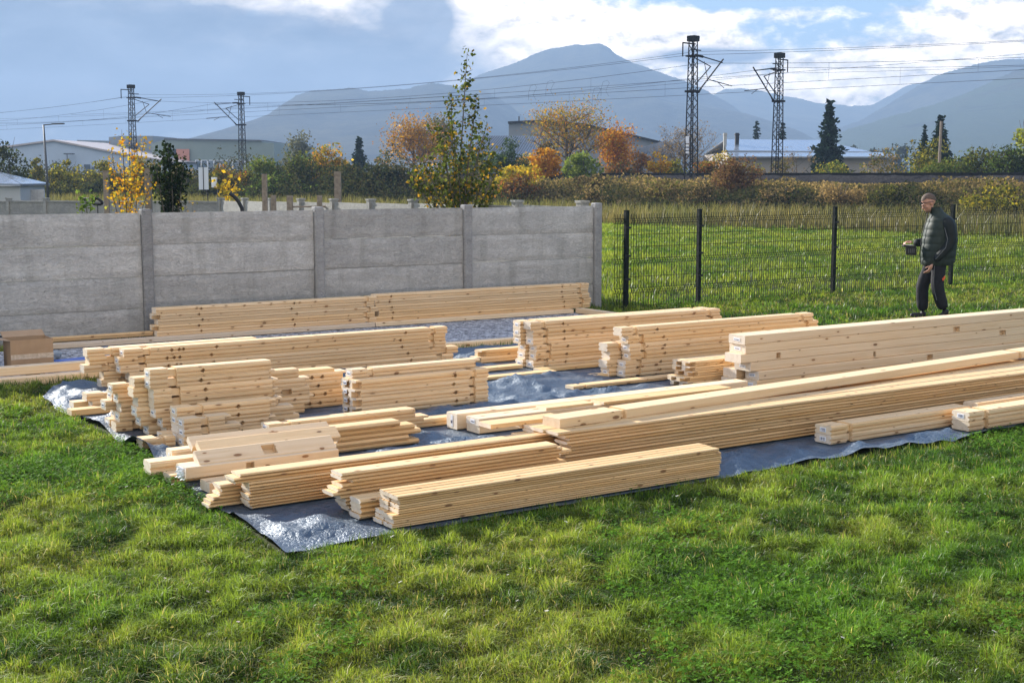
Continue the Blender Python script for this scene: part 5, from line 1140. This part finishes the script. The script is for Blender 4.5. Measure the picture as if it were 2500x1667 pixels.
def blades(x, y, z0, h, w, col, lean=.35, name='grass', m='blade', tipf=.12):
    n = len(x); an = rng.uniform(0, 2 * np.pi, n); ld = rng.uniform(0, 2 * np.pi, n); ll = np.abs(rng.normal(0, lean, n)) * h
    ux, uy = np.cos(an) * w / 2, np.sin(an) * w / 2; lx, ly = np.cos(ld) * ll, np.sin(ld) * ll
    z0 = np.broadcast_to(z0, x.shape)
    V = np.stack([np.stack([x - ux, y - uy, z0], -1), np.stack([x + ux, y + uy, z0], -1),
                  np.stack([x + ux * .8 + lx * .35, y + uy * .8 + ly * .35, z0 + h * .6], -1), np.stack([x - ux * .8 + lx * .35, y - uy * .8 + ly * .35, z0 + h * .6], -1),
                  np.stack([x + lx + ux * tipf, y + ly + uy * tipf, z0 + h * (1 - .25 * (ll / (h + 1e-6)) ** 2).clip(.42, 1)], -1), np.stack([x + lx - ux * tipf, y + ly - uy * tipf, z0 + h * (1 - .25 * (ll / (h + 1e-6)) ** 2).clip(.42, 1)], -1)], 1).reshape(-1, 3)
    b = np.arange(n)[:, None] * 6; F = np.concatenate([b + [0, 1, 2, 3], b + [3, 2, 4, 5]], 0)
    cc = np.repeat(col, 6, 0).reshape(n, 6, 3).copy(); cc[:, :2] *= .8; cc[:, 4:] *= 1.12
    return tag(np_mesh(name, V, F, cc.reshape(-1, 3), [M[m]]), kind='stuff')
def reeds():
    n = 30000; t = rng.uniform(-62, 36, n); s = rng.uniform(-14.2, -8.2, n) + 1.2 * (fbm(t * .15, t * 0, 41) - .5); x, y = RP[0] + RD[0] * t + RN[0] * s, RP[1] + RD[1] * t + RN[1] * s
    k = (np.abs(x) < y * .78 + 3) & ~((x < -14) & (y < 37.5)); x, y, s, t = x[k], y[k], s[k], t[k]
    g = fbm(t * .4, s * .4, 43)[:, None]; c = pal_cols(len(x), [(.22, .17, .075), (.15, .13, .05), (.27, .21, .10)]) * (1 - g) + pal_cols(len(x), [(.09, .12, .03), (.11, .125, .035)]) * g
    h = rng.uniform(.45, 1.0, len(x)) * (.65 + .6 * fbm(t * .3, s * .5, 44)); blades(x, y * KY, 0.0, h, .03, c, .30, 'dry_grass')
reeds()

# ================================================================== GRASS
def lawn_cols(n, x, y, bright=1.0):
    p = fbm(x * .75, y * .75, 51, 4); q = fbm(x * 2.6, y * 2.6, 55, 3)
    a = np.array([.100, .205, .021]); b = np.array([.215, .270, .036]); d = np.array([.044, .100, .014]); dry = np.array([.42, .36, .14])
    w = np.clip((p - .36) * 3.6, 0, 1)[:, None]; c = a * (1 - w) + b * w
    w2 = np.clip((.50 - q) * 7, 0, .85)[:, None]; c = c * (1 - w2) + d * w2
    dr = (rng.random(n) < .05 + .14 * np.clip((p - .55) * 4, 0, 1))[:, None]; c = np.where(dr, dry * rng.uniform(.6, 1.1, (n, 1)), c)
    return np.clip(c * (1 + .22 * rng.normal(size=(n, 1))) * bright, .004, .6), p, q
SLABX = [(-6.4, 4.08), (4.58, 4.08), (3.75, 5.72), (-6.4, 5.72)]
def lawn(y0, y1, dens, h, w, name='grass'):
    ax = .76 * y1 + 1.6; n = int((y1 - y0) * 2 * ax * dens); y = rng.uniform(y0, y1, n); x = rng.uniform(-ax, ax, n)
    k = np.abs(x) < .74 * y + 1.6; x, y = x[k], y[k]; u, v = uv(x, y)
    k = ~in_poly(u, v, TARP) & ~in_poly(u, v, SLABX) & (v < 6.2); x, y = x[k], y[k]
    c, p, q = lawn_cols(len(x), x, y * KY); tuft = np.clip(.5 + 2.1 * (fbm(x * 9.0, y * KY * 7.0, 61, 3) - .5), 0, 1); u, v = uv(x, y); near = np.zeros(len(x), bool)
    for du, dv_ in ((.09, 0), (-.09, 0), (0, .07), (0, -.07), (.17, 0), (0, .13), (-.17, 0), (0, -.13)): near |= in_poly(u + du, v + dv_, TARP)
    bump = .040 * fbm(x * 4.3, y * KY * 3.6, 65, 2) + .028 * tuft; bump = np.where(near, bump * .2 + .012, bump)
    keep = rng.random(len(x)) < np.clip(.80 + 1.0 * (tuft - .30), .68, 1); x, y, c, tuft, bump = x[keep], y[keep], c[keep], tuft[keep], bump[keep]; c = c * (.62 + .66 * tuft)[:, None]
    hh = h * rng.uniform(.45, 1.2, len(x)) * (.40 + 1.2 * tuft)
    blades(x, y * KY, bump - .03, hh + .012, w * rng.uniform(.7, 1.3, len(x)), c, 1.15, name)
lawn(2.25, 3.2, 26000, .036, .0036); lawn(3.2, 4.3, 22000, .036, .0042); lawn(4.3, 5.6, 14000, .037, .0052); lawn(5.6, 7.2, 8500, .040, .0065); lawn(7.2, 9.4, 4200, .045, .009); lawn(9.4, 15.5, 1700, .05, .013)
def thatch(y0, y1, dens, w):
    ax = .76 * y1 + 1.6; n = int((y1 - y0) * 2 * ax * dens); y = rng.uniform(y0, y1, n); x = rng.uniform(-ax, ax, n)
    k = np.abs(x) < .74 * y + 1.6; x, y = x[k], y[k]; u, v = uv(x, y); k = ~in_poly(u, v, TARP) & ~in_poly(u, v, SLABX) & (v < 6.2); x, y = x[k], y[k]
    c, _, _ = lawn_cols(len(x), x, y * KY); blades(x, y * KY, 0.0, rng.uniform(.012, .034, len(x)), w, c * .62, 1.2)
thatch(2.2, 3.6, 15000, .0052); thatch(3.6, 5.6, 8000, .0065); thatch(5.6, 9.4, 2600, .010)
# taller shaded grass edging the timber frame
def edge_grass(u0, u1, v0, v1, n, h):
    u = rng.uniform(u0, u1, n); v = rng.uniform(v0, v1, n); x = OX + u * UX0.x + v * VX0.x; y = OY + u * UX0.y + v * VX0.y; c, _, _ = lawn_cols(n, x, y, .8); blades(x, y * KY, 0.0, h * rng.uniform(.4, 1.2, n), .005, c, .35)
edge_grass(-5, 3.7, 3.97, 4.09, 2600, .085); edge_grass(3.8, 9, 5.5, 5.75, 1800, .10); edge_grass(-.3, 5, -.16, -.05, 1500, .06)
def field():
    n = 210000; y = rng.uniform(11.0, 33.5, n) ; x = rng.uniform(-1, 29, n); u, v = uv(x, y); k = (v > 5.8) & (x < .74 * y + 4) & (x > 1.0 - (y - 11) * .15) & (rail_s(x, y) < -11.5)
    x, y = x[k], y[k]; p = fbm(x * .5, y * .5, 71, 4); q = fbm(x * 1.6, y * 2.2, 73, 3); c, _, _ = lawn_cols(len(x), x * .6, y * .6, 1.05)
    yg = np.array([.25, .30, .045]); dk = np.array([.075, .145, .02]); w = np.clip((q - .35) * 3, 0, 1)[:, None]; c = c * .30 + .70 * (dk * (1 - w) + yg * w) * rng.uniform(.75, 1.25, (len(x), 1))
    h = (.06 + .13 * q ** 1.5) * rng.uniform(.5, 1.2, len(x)); blades(x, y * KY, 0.0, h, .012 + .0009 * y, c, .5, 'field_grass')
field()
# clover patches and small white specks
def clover():
    V = []; F = []; Cc = []; off = 0; pts = []
    n = 230000; x = rng.uniform(-4.2, 4.6, n); y = rng.uniform(2.35, 6.4, n); f = fbm(x * 1.1 + 3, y * 1.3, 81, 4); f2 = fbm(x * 5, y * 5, 83, 2)
    want = np.clip((f - .575) * 14, 0, 1) * np.clip((f2 - .25) * 3, 0, 1) * .9 + .0012; k = (rng.random(n) < want) & (np.abs(x) < .74 * y + .5); pts.append(np.stack([x[k], y[k], rng.uniform(.035, .075, k.sum())], -1))
    Pp = np.concatenate(pts); u, v = uv(Pp[:, 0], Pp[:, 1]); Pp = Pp[~in_poly(u, v, TARP)]; n = len(Pp); Pp[:, 1] *= KY
    col = pal_cols(n, [(.10, .23, .022), (.15, .28, .032), (.07, .16, .018)], .18); tilt = rng.normal(0, .35, (n, 2)); s = rng.uniform(.0055, .0105, n)
    Vs = []; Cs = []
    for k in range(3):
        an = rng.uniform(0, 6.283, n) * 0 + k * 2.094 + Pp[:, 0] * 400
        ca, sa = np.cos(an), np.sin(an); cx, cy = Pp[:, 0] + ca * s * .75, Pp[:, 1] + sa * s * .75
        def pt(a, b): 
            x = ca * a - sa * b; y = sa * a + ca * b; return np.stack([Pp[:, 0] + x * s, Pp[:, 1] + y * s, Pp[:, 2] + (x * tilt[:, 0] + y * tilt[:, 1]) * s], -1)
        Vs.append(np.stack([pt(.05, 0), pt(.7, -.62), pt(1.4, 0), pt(.7, .62)], 1).reshape(-1, 3)); Cs.append(np.repeat(col, 4, 0))
    V = np.concatenate(Vs); tag(np_mesh('clover', V, np.arange(len(V)).reshape(-1, 4), np.concatenate(Cs), [M['blade']]), kind='stuff')
clover()
def specks():
    n = 150; x = rng.uniform(-3.6, 3.8, n); y = rng.uniform(2.6, 7, n); u, v = uv(x, y); k = ~in_poly(u, v, TARP) & (np.abs(x) < .7 * y) & ((x < -1.0) | (rng.random(n) < .5)) & (v < 4); x, y = x[k], y[k]
    V = []; C = []
    for a, b in zip(x, y * KY):
        z = random.uniform(.075, .10); r = random.uniform(.005, .0095); tl = random.uniform(-.5, .5); col = random.choice([(.75, .68, .68), (.7, .55, .55), (.78, .75, .66), (.55, .42, .10)])
        for i in range(5):
            an = i * 1.257; V += [(a, b, z), (a + math.cos(an - .5) * r, b + math.sin(an - .5) * r, z + tl * math.cos(an) * r), (a + math.cos(an) * r * 1.3, b + math.sin(an) * r * 1.3, z + tl * math.cos(an) * r), (a + math.cos(an + .5) * r, b + math.sin(an + .5) * r, z + tl * math.cos(an) * r)]; C += [col] * 4
    tag(np_mesh('daisies', np.array(V), np.arange(len(V)).reshape(-1, 4), np.array(C), [M['blade']]), kind='stuff')
specks()

# ================================================================== ODDS AND ENDS BY THE WALL
bx = empty('cardboard_box', P(-3.02, 4.55, .05), YAW, 'brown taped cardboard box standing behind the slotted timber', 'box')
mb = MB(); W_, D_, H_ = .42, .30, .31
for a, b in (((0, 0, 0), (W_, .006, H_)), ((0, D_ - .006, 0), (W_, D_, H_)), ((0, .006, 0), (.006, D_ - .006, H_)), ((W_ - .006, .006, 0), (W_, D_ - .006, H_)), ((.006, .006, 0), (W_ - .006, D_ - .006, .006))): mb.box(a, b)
mb.build('carton', M['cardboard'], bx)
mb = MB(); mb.obox((0, D_ - .004, H_), (W_, 0, 0), (0, .12, .05), (0, -.002, .005)); mb.obox((.0, .0, H_ - .004), (.004, 0, 0), (0, D_, 0), (-.13, 0, .02)); mb.build('flap', M['cardboard'], bx)
tape = noisy('packing_tape', (.44, .34, .24), (.70, .58, .45), 30, .22, spec=.6); mb = MB(); mb.box((.0, -.0016, .115), (W_, -.0003, .165)); mb.build('tape', tape, bx)
sb = empty('storage_crate', P(-3.62, 4.62, .06), YAW, 'grey plastic crate with a white lid left of the cardboard box', 'crate')
mb = MB(); mb.box((0, 0, 0), (.50, .34, .20)); 
for i in range(6): mb.box((.03 + i * .08, -.006, .02), (.075 + i * .08, 0, .17))
mb.build('tub', mat('grey_plastic', (.20, .21, .22), .5)[0], sb); mb = MB(); mb.box((-.015, -.015, .20), (.515, .355, .225)); mb.box((.05, .04, .225), (.45, .3, .24)); mb.build('lid', M['paper'], sb)
tl = empty('cordless_tool', P(-3.25, 4.72, .325), R(60), 'black and white cordless power tool lying on the crate lid', 'power tool')
mb = MB(); mb.tube([(-.10, 0, .04), (.02, 0, .045), (.10, 0, .045)], [.03, .038, .02], 10); mb.tube([(.10, 0, .045), (.16, 0, .045)], [.012, .008], 8); mb.build('body', M['black'], tl, True); mb = MB(); mb.obox((-.08, -.02, -.06), (.035, 0, .0), (0, .04, 0), (.02, 0, .09)); mb.build('handle', M['black'], tl); mb = MB(); mb.box((-.11, -.035, -.10), (-.02, .035, -.058)); mb.build('battery', M['paper'], tl)
fo = empty('folder', P(-2.62, 4.85, .026), YAW + .2, 'blue plastic folder lying flat on the gravel pad', 'folder')
bl = mat('blue_plastic', (.10, .19, .55), .35)[0]; mb = MB(); mb.box((0, 0, 0), (.34, .24, .012)); mb.build('cover', bl, fo); mb = MB(); mb.box((.02, .02, .0125), (.32, .22, .016)); mb.build('pocket', bl, fo)
sm = empty('small_box', P(-2.86, 4.42, .03), YAW, 'small dark brown open box right of the cardboard box', 'box'); dkb = mat('dark_brown_card', (.10, .065, .05), .8)[0]
mb = MB(); mb.box((0, 0, 0), (.13, .006, .09)); mb.box((0, .1, 0), (.13, .106, .09)); mb.box((0, .006, 0), (.006, .1, .09)); mb.box((.124, .006, 0), (.13, .1, .09)); mb.build('carton', dkb, sm)
bg_ = empty('plastic_bag', P(-2.84, 5.1, .026), YAW, 'crumpled grey plastic bag on the gravel pad behind the small box', 'bag')
c = rng.normal(size=(1, 3)); bm = bmesh.new(); bmesh.ops.create_icosphere(bm, subdivisions=4, radius=1)
for v in bm.verts: 
    q = v.co; k = 1 + .35 * (fbm(np.array([q.x * 2 + q.z]), np.array([q.y * 2 + q.z * 1.7]), 91, 4)[0] - .5) * 2; v.co = Vector((q.x * .17 * k, q.y * .10 * k, max(0, .045 + q.z * .055 * k)))
me = bpy.data.meshes.new('bag'); bm.to_mesh(me); bm.free(); link('bag_body', me, bg_, [mat('grey_film', (.30, .33, .34), .3, 0, .5)[0]])

# ================================================================== PERSON
def skin_mesh(name, verts, edges, radii, sub=1, root=0):
    me = bpy.data.meshes.new(name); me.from_pydata(verts, edges, []); o = bpy.data.objects.new(name, me); COL.objects.link(o)
    md = o.modifiers.new('s', 'SKIN'); md.use_smooth_shade = True
    for i, r in enumerate(radii):
        sv = me.skin_vertices[0].data[i]; sv.radius = r if isinstance(r, tuple) else (r, r); sv.use_root = (i == root)
    if sub: o.modifiers.new('ss', 'SUBSURF').levels = sub
    bpy.context.view_layer.update(); dg = bpy.context.evaluated_depsgraph_get(); ev = bpy.data.meshes.new_from_object(o.evaluated_get(dg)); bpy.data.objects.remove(o); return ev
def chain(*segs):
    """segs: lists of (point, radius); first point of later lists may be an int index to attach to"""
    V, E_, Rr = [], [], []
    for s in segs:
        prev = None
        for it in s:
            if isinstance(it, int): prev = it; continue
            V.append(it[0]); Rr.append(it[1]); i = len(V) - 1
            if prev is not None: E_.append((prev, i))
            prev = i
    return V, E_, Rr
man = empty('person', (5.80, 10.18 * KY, 0), R(4), 'man in green quilted vest and black trousers walking left, glasses pushed up on his forehead', 'person')
# nude body core: torso, limbs, head, hands fused into one surface
segs = [[((.11, 0, .90), .15), ((.12, 0, 1.08), .16), ((.14, 0, 1.28), .16), ((.11, 0, 1.42), .12), ((.055, 0, 1.505), .062), ((.02, 0, 1.56), .056)],
        [0, ((.10, -.09, .84), .10), ((.075, -.10, .48), .065), ((.20, -.10, .12), .042), ((.09, -.10, .05), .04)],
        [0, ((.09, .09, .84), .10), ((-.055, .10, .49), .065), ((-.03, .10, .09), .042), ((-.16, .10, .05), .04)],
        [3, ((.15, -.18, 1.38), .062), ((.20, -.235, 1.08), .048), ((.0, -.235, .86), .036), ((-.05, -.235, .80), .030)],
        [3, ((.10, .18, 1.38), .062), ((.08, .23, 1.09), .048), ((-.14, .15, 1.07), .036), ((-.21, .12, 1.085), .030)]]
V, E_, Rr = chain(*segs); core = skin_mesh('core', V, E_, Rr, 1)
bm = bmesh.new(); bm.from_mesh(core)
def ell(c, r, rot=None, sub=3):
    m4 = Matrix.Translation(Vector(c)) @ (rot.to_4x4() if rot else Matrix.Identity(4)) @ Matrix.Diagonal(Vector((*r, 1)))
    bmesh.ops.create_icosphere(bm, subdivisions=sub, radius=1, matrix=m4)
ry = Matrix.Rotation(R(-30), 3, 'Y')       # head bowed forward (towards -x)
HC = Vector((-.045, 0, 1.635))
def hd(x, y, z): return HC + ry @ Vector((x, y, z))
ell(hd(.012, 0, .03), (.098, .076, .095), ry); ell(hd(-.03, 0, -.035), (.066, .062, .085), ry); ell(hd(-.045, 0, -.085), (.045, .042, .035), ry)      # skull, face, chin
ell(hd(-.102, 0, -.028), (.022, .014, .020), ry, 2); ell(hd(-.094, 0, -.005), (.014, .011, .034), ry, 2)     # nose
ell(hd(-.082, 0, .018), (.018, .050, .012), ry, 2)      # brow
ell(hd(-.090, 0, -.062), (.014, .024, .007), ry, 2); ell(hd(-.088, 0, -.074), (.014, .020, .007), ry, 2)   # lips
for sy in (-1, 1):
    ell(hd(.008, sy * .077, -.012), (.020, .010, .033), ry, 2); ell(hd(-.068, sy * .034, .0), (.012, .014, .009), ry, 2); ell(hd(-.06, sy * .05, -.03), (.022, .016, .02), ry, 2)
# hands: palm + five fingers each
def hand(w, d, palm_n, side_, curl):
    w = Vector(w); d = Vector(d).normalized(); pn = Vector(palm_n); pn = (pn - d * pn.dot(d)).normalized(); sv = d.cross(pn) * side_
    rot = Matrix((d, sv, pn)).transposed(); ell(w + d * .045, (.052, .042, .016), rot, 2)
    for i, (off, L) in enumerate(((-.030, .072), (-.010, .082), (.011, .077), (.030, .060))):
        b = w + d * .088 + sv * off; k = [b]; dd = d.copy()
        for j, f in enumerate((.42, .32, .26)):
            dd = (dd * math.cos(curl) + pn * math.sin(curl)).normalized(); k.append(k[-1] + dd * L * f)
        for j in range(3):
            m_ = (k[j] + k[j + 1]) / 2; ax = (k[j + 1] - k[j]); rr = Matrix((ax.normalized(), sv, ax.normalized().cross(sv))).transposed(); ell(m_, (ax.length * .68, .0092 - j * .0008, .0092 - j * .0008), rr, 2)
    tb = w + d * .035 - sv * .040; td = (d * .6 - sv * .55 + pn * .4).normalized()
    for j in range(2):
        q = tb + td * (.018 + j * .030); rr = Matrix((td, sv, td.cross(sv))).transposed(); ell(q, (.024, .0115 - j * .001, .0115 - j * .001), rr, 2); td = (td + d * .25 + pn * .1).normalized()
hand((-.055, -.235, .795), (-.45, .02, -.9), (-.6, .75, .3), 1, .42)
hand((-.215, .12, 1.085), (-.95, -.20, .1), (.0, -.3, -1), -1, .55)
me = bpy.data.meshes.new('body'); bm.to_mesh(me); bm.free()
tmp = bpy.data.objects.new('tmp', me); COL.objects.link(tmp); rm = tmp.modifiers.new('r', 'REMESH'); rm.mode = 'VOXEL'; rm.voxel_size = .0058; rm.use_smooth_shade = True
sm_ = tmp.modifiers.new('sm', 'SMOOTH'); sm_.iterations = 2; sm_.factor = .5
bpy.context.view_layer.update(); dg = bpy.context.evaluated_depsgraph_get(); body = bpy.data.meshes.new_from_object(tmp.evaluated_get(dg)); bpy.data.objects.remove(tmp)
m, n, b = mat('skin', (.50, .27, .19), .5, 0, .4); tc = n.new('ShaderNodeTexCoord').outputs['Object']; n.link(n.ramp(n.noise(tc, 30, 4, .6), [(.3, (.44, .22, .15)), (.7, (.56, .31, .22))]), b.inputs['Base Color']); b.inputs['Subsurface Weight'].default_value = .1; b.inputs['Subsurface Radius'].default_value = (.01, .004, .002)
link('body', body, man, [m])
hairm = noisy('short_hair', (.07, .048, .036), (.15, .11, .085), 120, .8, bump=.6, bscale=300, bdist=.004)
# short hair: cap over the skull
bm = bmesh.new(); bmesh.ops.create_icosphere(bm, subdivisions=5, radius=1)
for v in bm.verts:
    p = v.co.copy(); k = 1 + .02 * math.sin(p.x * 40) * math.sin(p.y * 37 + p.z * 31); v.co = Vector((p.x * .102 * k, p.y * .080 * k, p.z * .0985 * k))
bmesh.ops.delete(bm, geom=[v for v in bm.verts if v.co.z < (.040 if v.co.x < -.03 else .040 - (v.co.x + .03) * .85) ], context='VERTS')
for v in bm.verts: v.co = hd(.013 + v.co.x, v.co.y, .030 + v.co.z)
me = bpy.data.meshes.new('hair'); bm.to_mesh(me); bm.free(); [setattr(p, 'use_smooth', True) for p in me.polygons]; link('hair', me, man, [hairm])
# stubble beard patch
bm = bmesh.new(); bmesh.ops.create_icosphere(bm, subdivisions=4, radius=1)
for v in bm.verts: v.co = Vector((v.co.x * .049, v.co.y * .047, v.co.z * .038))
bmesh.ops.delete(bm, geom=[v for v in bm.verts if v.co.x > .01 or v.co.z > .012], context='VERTS')
for v in bm.verts: v.co = hd(-.045 + v.co.x, v.co.y, -.087 + v.co.z)
me = bpy.data.meshes.new('beard'); bm.to_mesh(me); bm.free(); link('beard', me, man, [noisy('stubble', (.16, .10, .075), (.28, .17, .12), 150, .8)])
# sunglasses pushed up: temples and lenses
mb = MB()
for sy in (-1, 1):
    mb.tube([hd(.02, sy * .088, .012), hd(-.05, sy * .086, .032), hd(-.098, sy * .072, .052)], .0042, 6); mb.tube([hd(.02, sy * .088, .012), hd(.035, sy * .087, -.008)], .004, 6)
    k = [hd(-.100 - .012 * math.cos(a) * 0, sy * (.040 + .030 * math.cos(a)), .050 + .019 * math.sin(a)) for a in np.linspace(0, 6.283, 13)]; mb.tube(k, .003, 5, caps=False); mb.face([q + Vector((-.001, 0, 0)) for q in k[:-1]])
mb.tube([hd(-.102, -.012, .055), hd(-.102, .012, .055)], .003, 5); mb.build('glasses', mat('dark_lens', (.012, .012, .014), .15, 0, .6)[0], man)
# trousers
trm = noisy('black_work_trousers', (.008, .008, .010), (.015, .015, .018), 18, .85, bump=.5, bscale=14, bdist=.03)
V, E_, Rr = chain([((.11, 0, .92), (.17, .16)), ((.11, 0, .84), (.165, .155))], [1, ((.095, -.095, .74), .112), ((.075, -.105, .50), .096), ((.13, -.105, .30), .092), ((.195, -.105, .15), .082)], [1, ((.06, .095, .74), .112), ((-.055, .10, .50), .094), ((-.05, .10, .28), .088), ((-.03, .10, .11), .084)])
tr = skin_mesh('trousers', V, E_, Rr, 2); tro = link('trousers', tr, man, [trm])
mb = MB(); mb.tube([(.005, -.17, .78), (-.01, -.196, .56), (.0, -.198, .44), (.045, -.195, .30)], .0032, 5); mb.build('piping', mat('reflective_grey', (.15, .155, .155), .5)[0], tro)
mb = MB(); mb.obox((.115, -.203, .565), (.035, 0, .045), (0, -.006, 0), (-.012, 0, .03)); mb.build('orange_patch', mat('orange_cloth', (.6, .10, .03), .7)[0], tro)
shm = mat('black_boot', (.010, .010, .011), .6)[0]
for nm, base, ang, y in (('boot', Vector((.215, -.105, .11)), -28, 0), ('boot', Vector((-.025, .10, .06)), 6, 0)):
    V, E_, Rr = chain([(tuple(base + Vector((.0, 0, .07))), .055), (tuple(base), .052), (tuple(base + Matrix.Rotation(R(ang), 3, 'Y') @ Vector((-.10, 0, -.012))), (.046, .038)), (tuple(base + Matrix.Rotation(R(ang), 3, 'Y') @ Vector((-.19, 0, -.022))), (.042, .028))])
    link(nm, skin_mesh('boot', V, E_, Rr, 1), man, [shm])
# sleeves of the black jacket
jk = noisy('black_softshell', (.006, .009, .008), (.012, .016, .015), 14, .75, bump=.4, bscale=10, bdist=.02)
V, E_, Rr = chain([((.14, -.12, 1.41), .085), ((.165, -.205, 1.36), .088), ((.205, -.245, 1.10), .078), ((.08, -.245, .955), .066), ((-.025, -.237, .845), .050)]); sl = link('sleeve', skin_mesh('sleeve', V, E_, Rr, 2), man, [jk])
mb = MB(); mb.tube([(.085, -.272, 1.30), (.115, -.316, 1.15), (.095, -.312, 1.03), (.02, -.305, .94), (-.03, -.285, .87)], .0034, 5); mb.build('piping', bpy.data.materials['reflective_grey'], sl)
V, E_, Rr = chain([((.11, .12, 1.41), .085), ((.11, .205, 1.36), .086), ((.085, .24, 1.10), .076), ((-.06, .19, 1.075), .064), ((-.175, .135, 1.08), .052)]); link('sleeve', skin_mesh('sleeve', V, E_, Rr, 2), man, [jk])
# quilted vest as a closed loft
rings = [(.775, .105, .215, .185), (.80, .108, .230, .20), (.92, .118, .245, .215), (1.05, .125, .248, .220), (1.18, .135, .240, .220), (1.30, .140, .220, .215), (1.39, .138, .190, .200), (1.445, .120, .150, .150), (1.49, .085, .108, .108), (1.535, .055, .094, .090), (1.575, .035, .088, .084)]
zz = np.linspace(.775, 1.575, 90); cx = np.interp(zz, [r[0] for r in rings], [r[1] for r in rings]); rx = np.interp(zz, [r[0] for r in rings], [r[2] for r in rings]); ryv = np.interp(zz, [r[0] for r in rings], [r[3] for r in rings])
def sm1(a):
    for _ in range(3): a = np.convolve(np.pad(a, 2, 'edge'), [.1, .2, .4, .2, .1], 'valid')
    return a
cx, rx, ryv = sm1(cx), sm1(rx), sm1(ryv); na = 56; V = []; 
for i, z in enumerate(zz):
    q = .006 * abs(math.sin((z - .775) / .098 * math.pi)) ** .6 if z < 1.42 else 0.0
    for j in range(na):
        a = j * 2 * math.pi / na; wr = .006 * (vnoise(np.array([a * 3.0]), np.array([z * 14]), 7)[0] - .5); e = .92
        V.append((cx[i] + (rx[i] * .93 + q + wr) * math.copysign(abs(math.cos(a)) ** e, math.cos(a)), (ryv[i] + q + wr) * math.copysign(abs(math.sin(a)) ** e, math.sin(a)), z))
F = [(i * na + j, i * na + (j + 1) % na, (i + 1) * na + (j + 1) % na, (i + 1) * na + j) for i in range(len(zz) - 1) for j in range(na)]
vm = noisy('dark_green_quilting', (.018, .027, .022), (.030, .041, .034), 20, .6, bump=.3, bscale=16, bdist=.01, spec=.2)
vo_ = np_mesh('vest', np.array(V), np.array(F), mats=[vm], parent=man, smooth=True)
mb = MB(); mb.tube([(.035 - .093, 0, 1.57), (.06 - .112, 0, 1.50), (.135 - .205, 0, 1.39), (.135 - .262, 0, 1.18), (.118 - .262, 0, .92), (.106 - .232, 0, .785)], .006, 6); mb.build('zip', M['black'], vo_)
# organiser with paper, held
og = empty('clipboard', (5.80 - .30, 10.18 * KY + .02, 1.03), R(4), 'black organiser with a white sheet of paper held in the man\'s hand', 'clipboard')
mb = MB(); mb.obox((-.06, 0, .0), (.17, 0, -.01), (0, .10, 0), (0, 0, .02)); mb.obox((-.03, 0, -.115), (.15, 0, -.01), (0, .02, 0), (0, 0, .115)); mb.build('case', M['black'], og)
mb = MB(); mb.obox((-.04, .006, .021), (.12, 0, -.008), (0, .09, 0), (0, 0, .003)); mb.build('paper', M['paper'], og)
mb = MB(); mb.tube([(-.13, .03, .035), (-.05, .05, .03)], .005, 6); mb.build('pen', M['black'], og)
mb = MB()
for i in range(4): mb.box((.0 + i * .026, -.003, -.09), (.012 + i * .026, -.0005, -.03))
mb.build('loop', M['galv'], og)

# ================================================================== HAZE
HAZE = 5.4e-4
m = bpy.data.materials.new('haze_air'); m.use_nodes = True; nt = m.node_tree; nt.nodes.clear(); n = N(nt)
pv = n.new('ShaderNodeVolumePrincipled', inp={'Color': (.315, .45, .655, 1), 'Density': HAZE, 'Anisotropy': 0.0}); o_ = n.new('ShaderNodeOutputMaterial'); n.link(pv.outputs[0], o_.inputs['Volume'])
mb = MB(); mb.box((-2600, -200, -3), (2600, 3400, 240)); hz = mb.build('haze', m); tag(hz, kind='stuff')
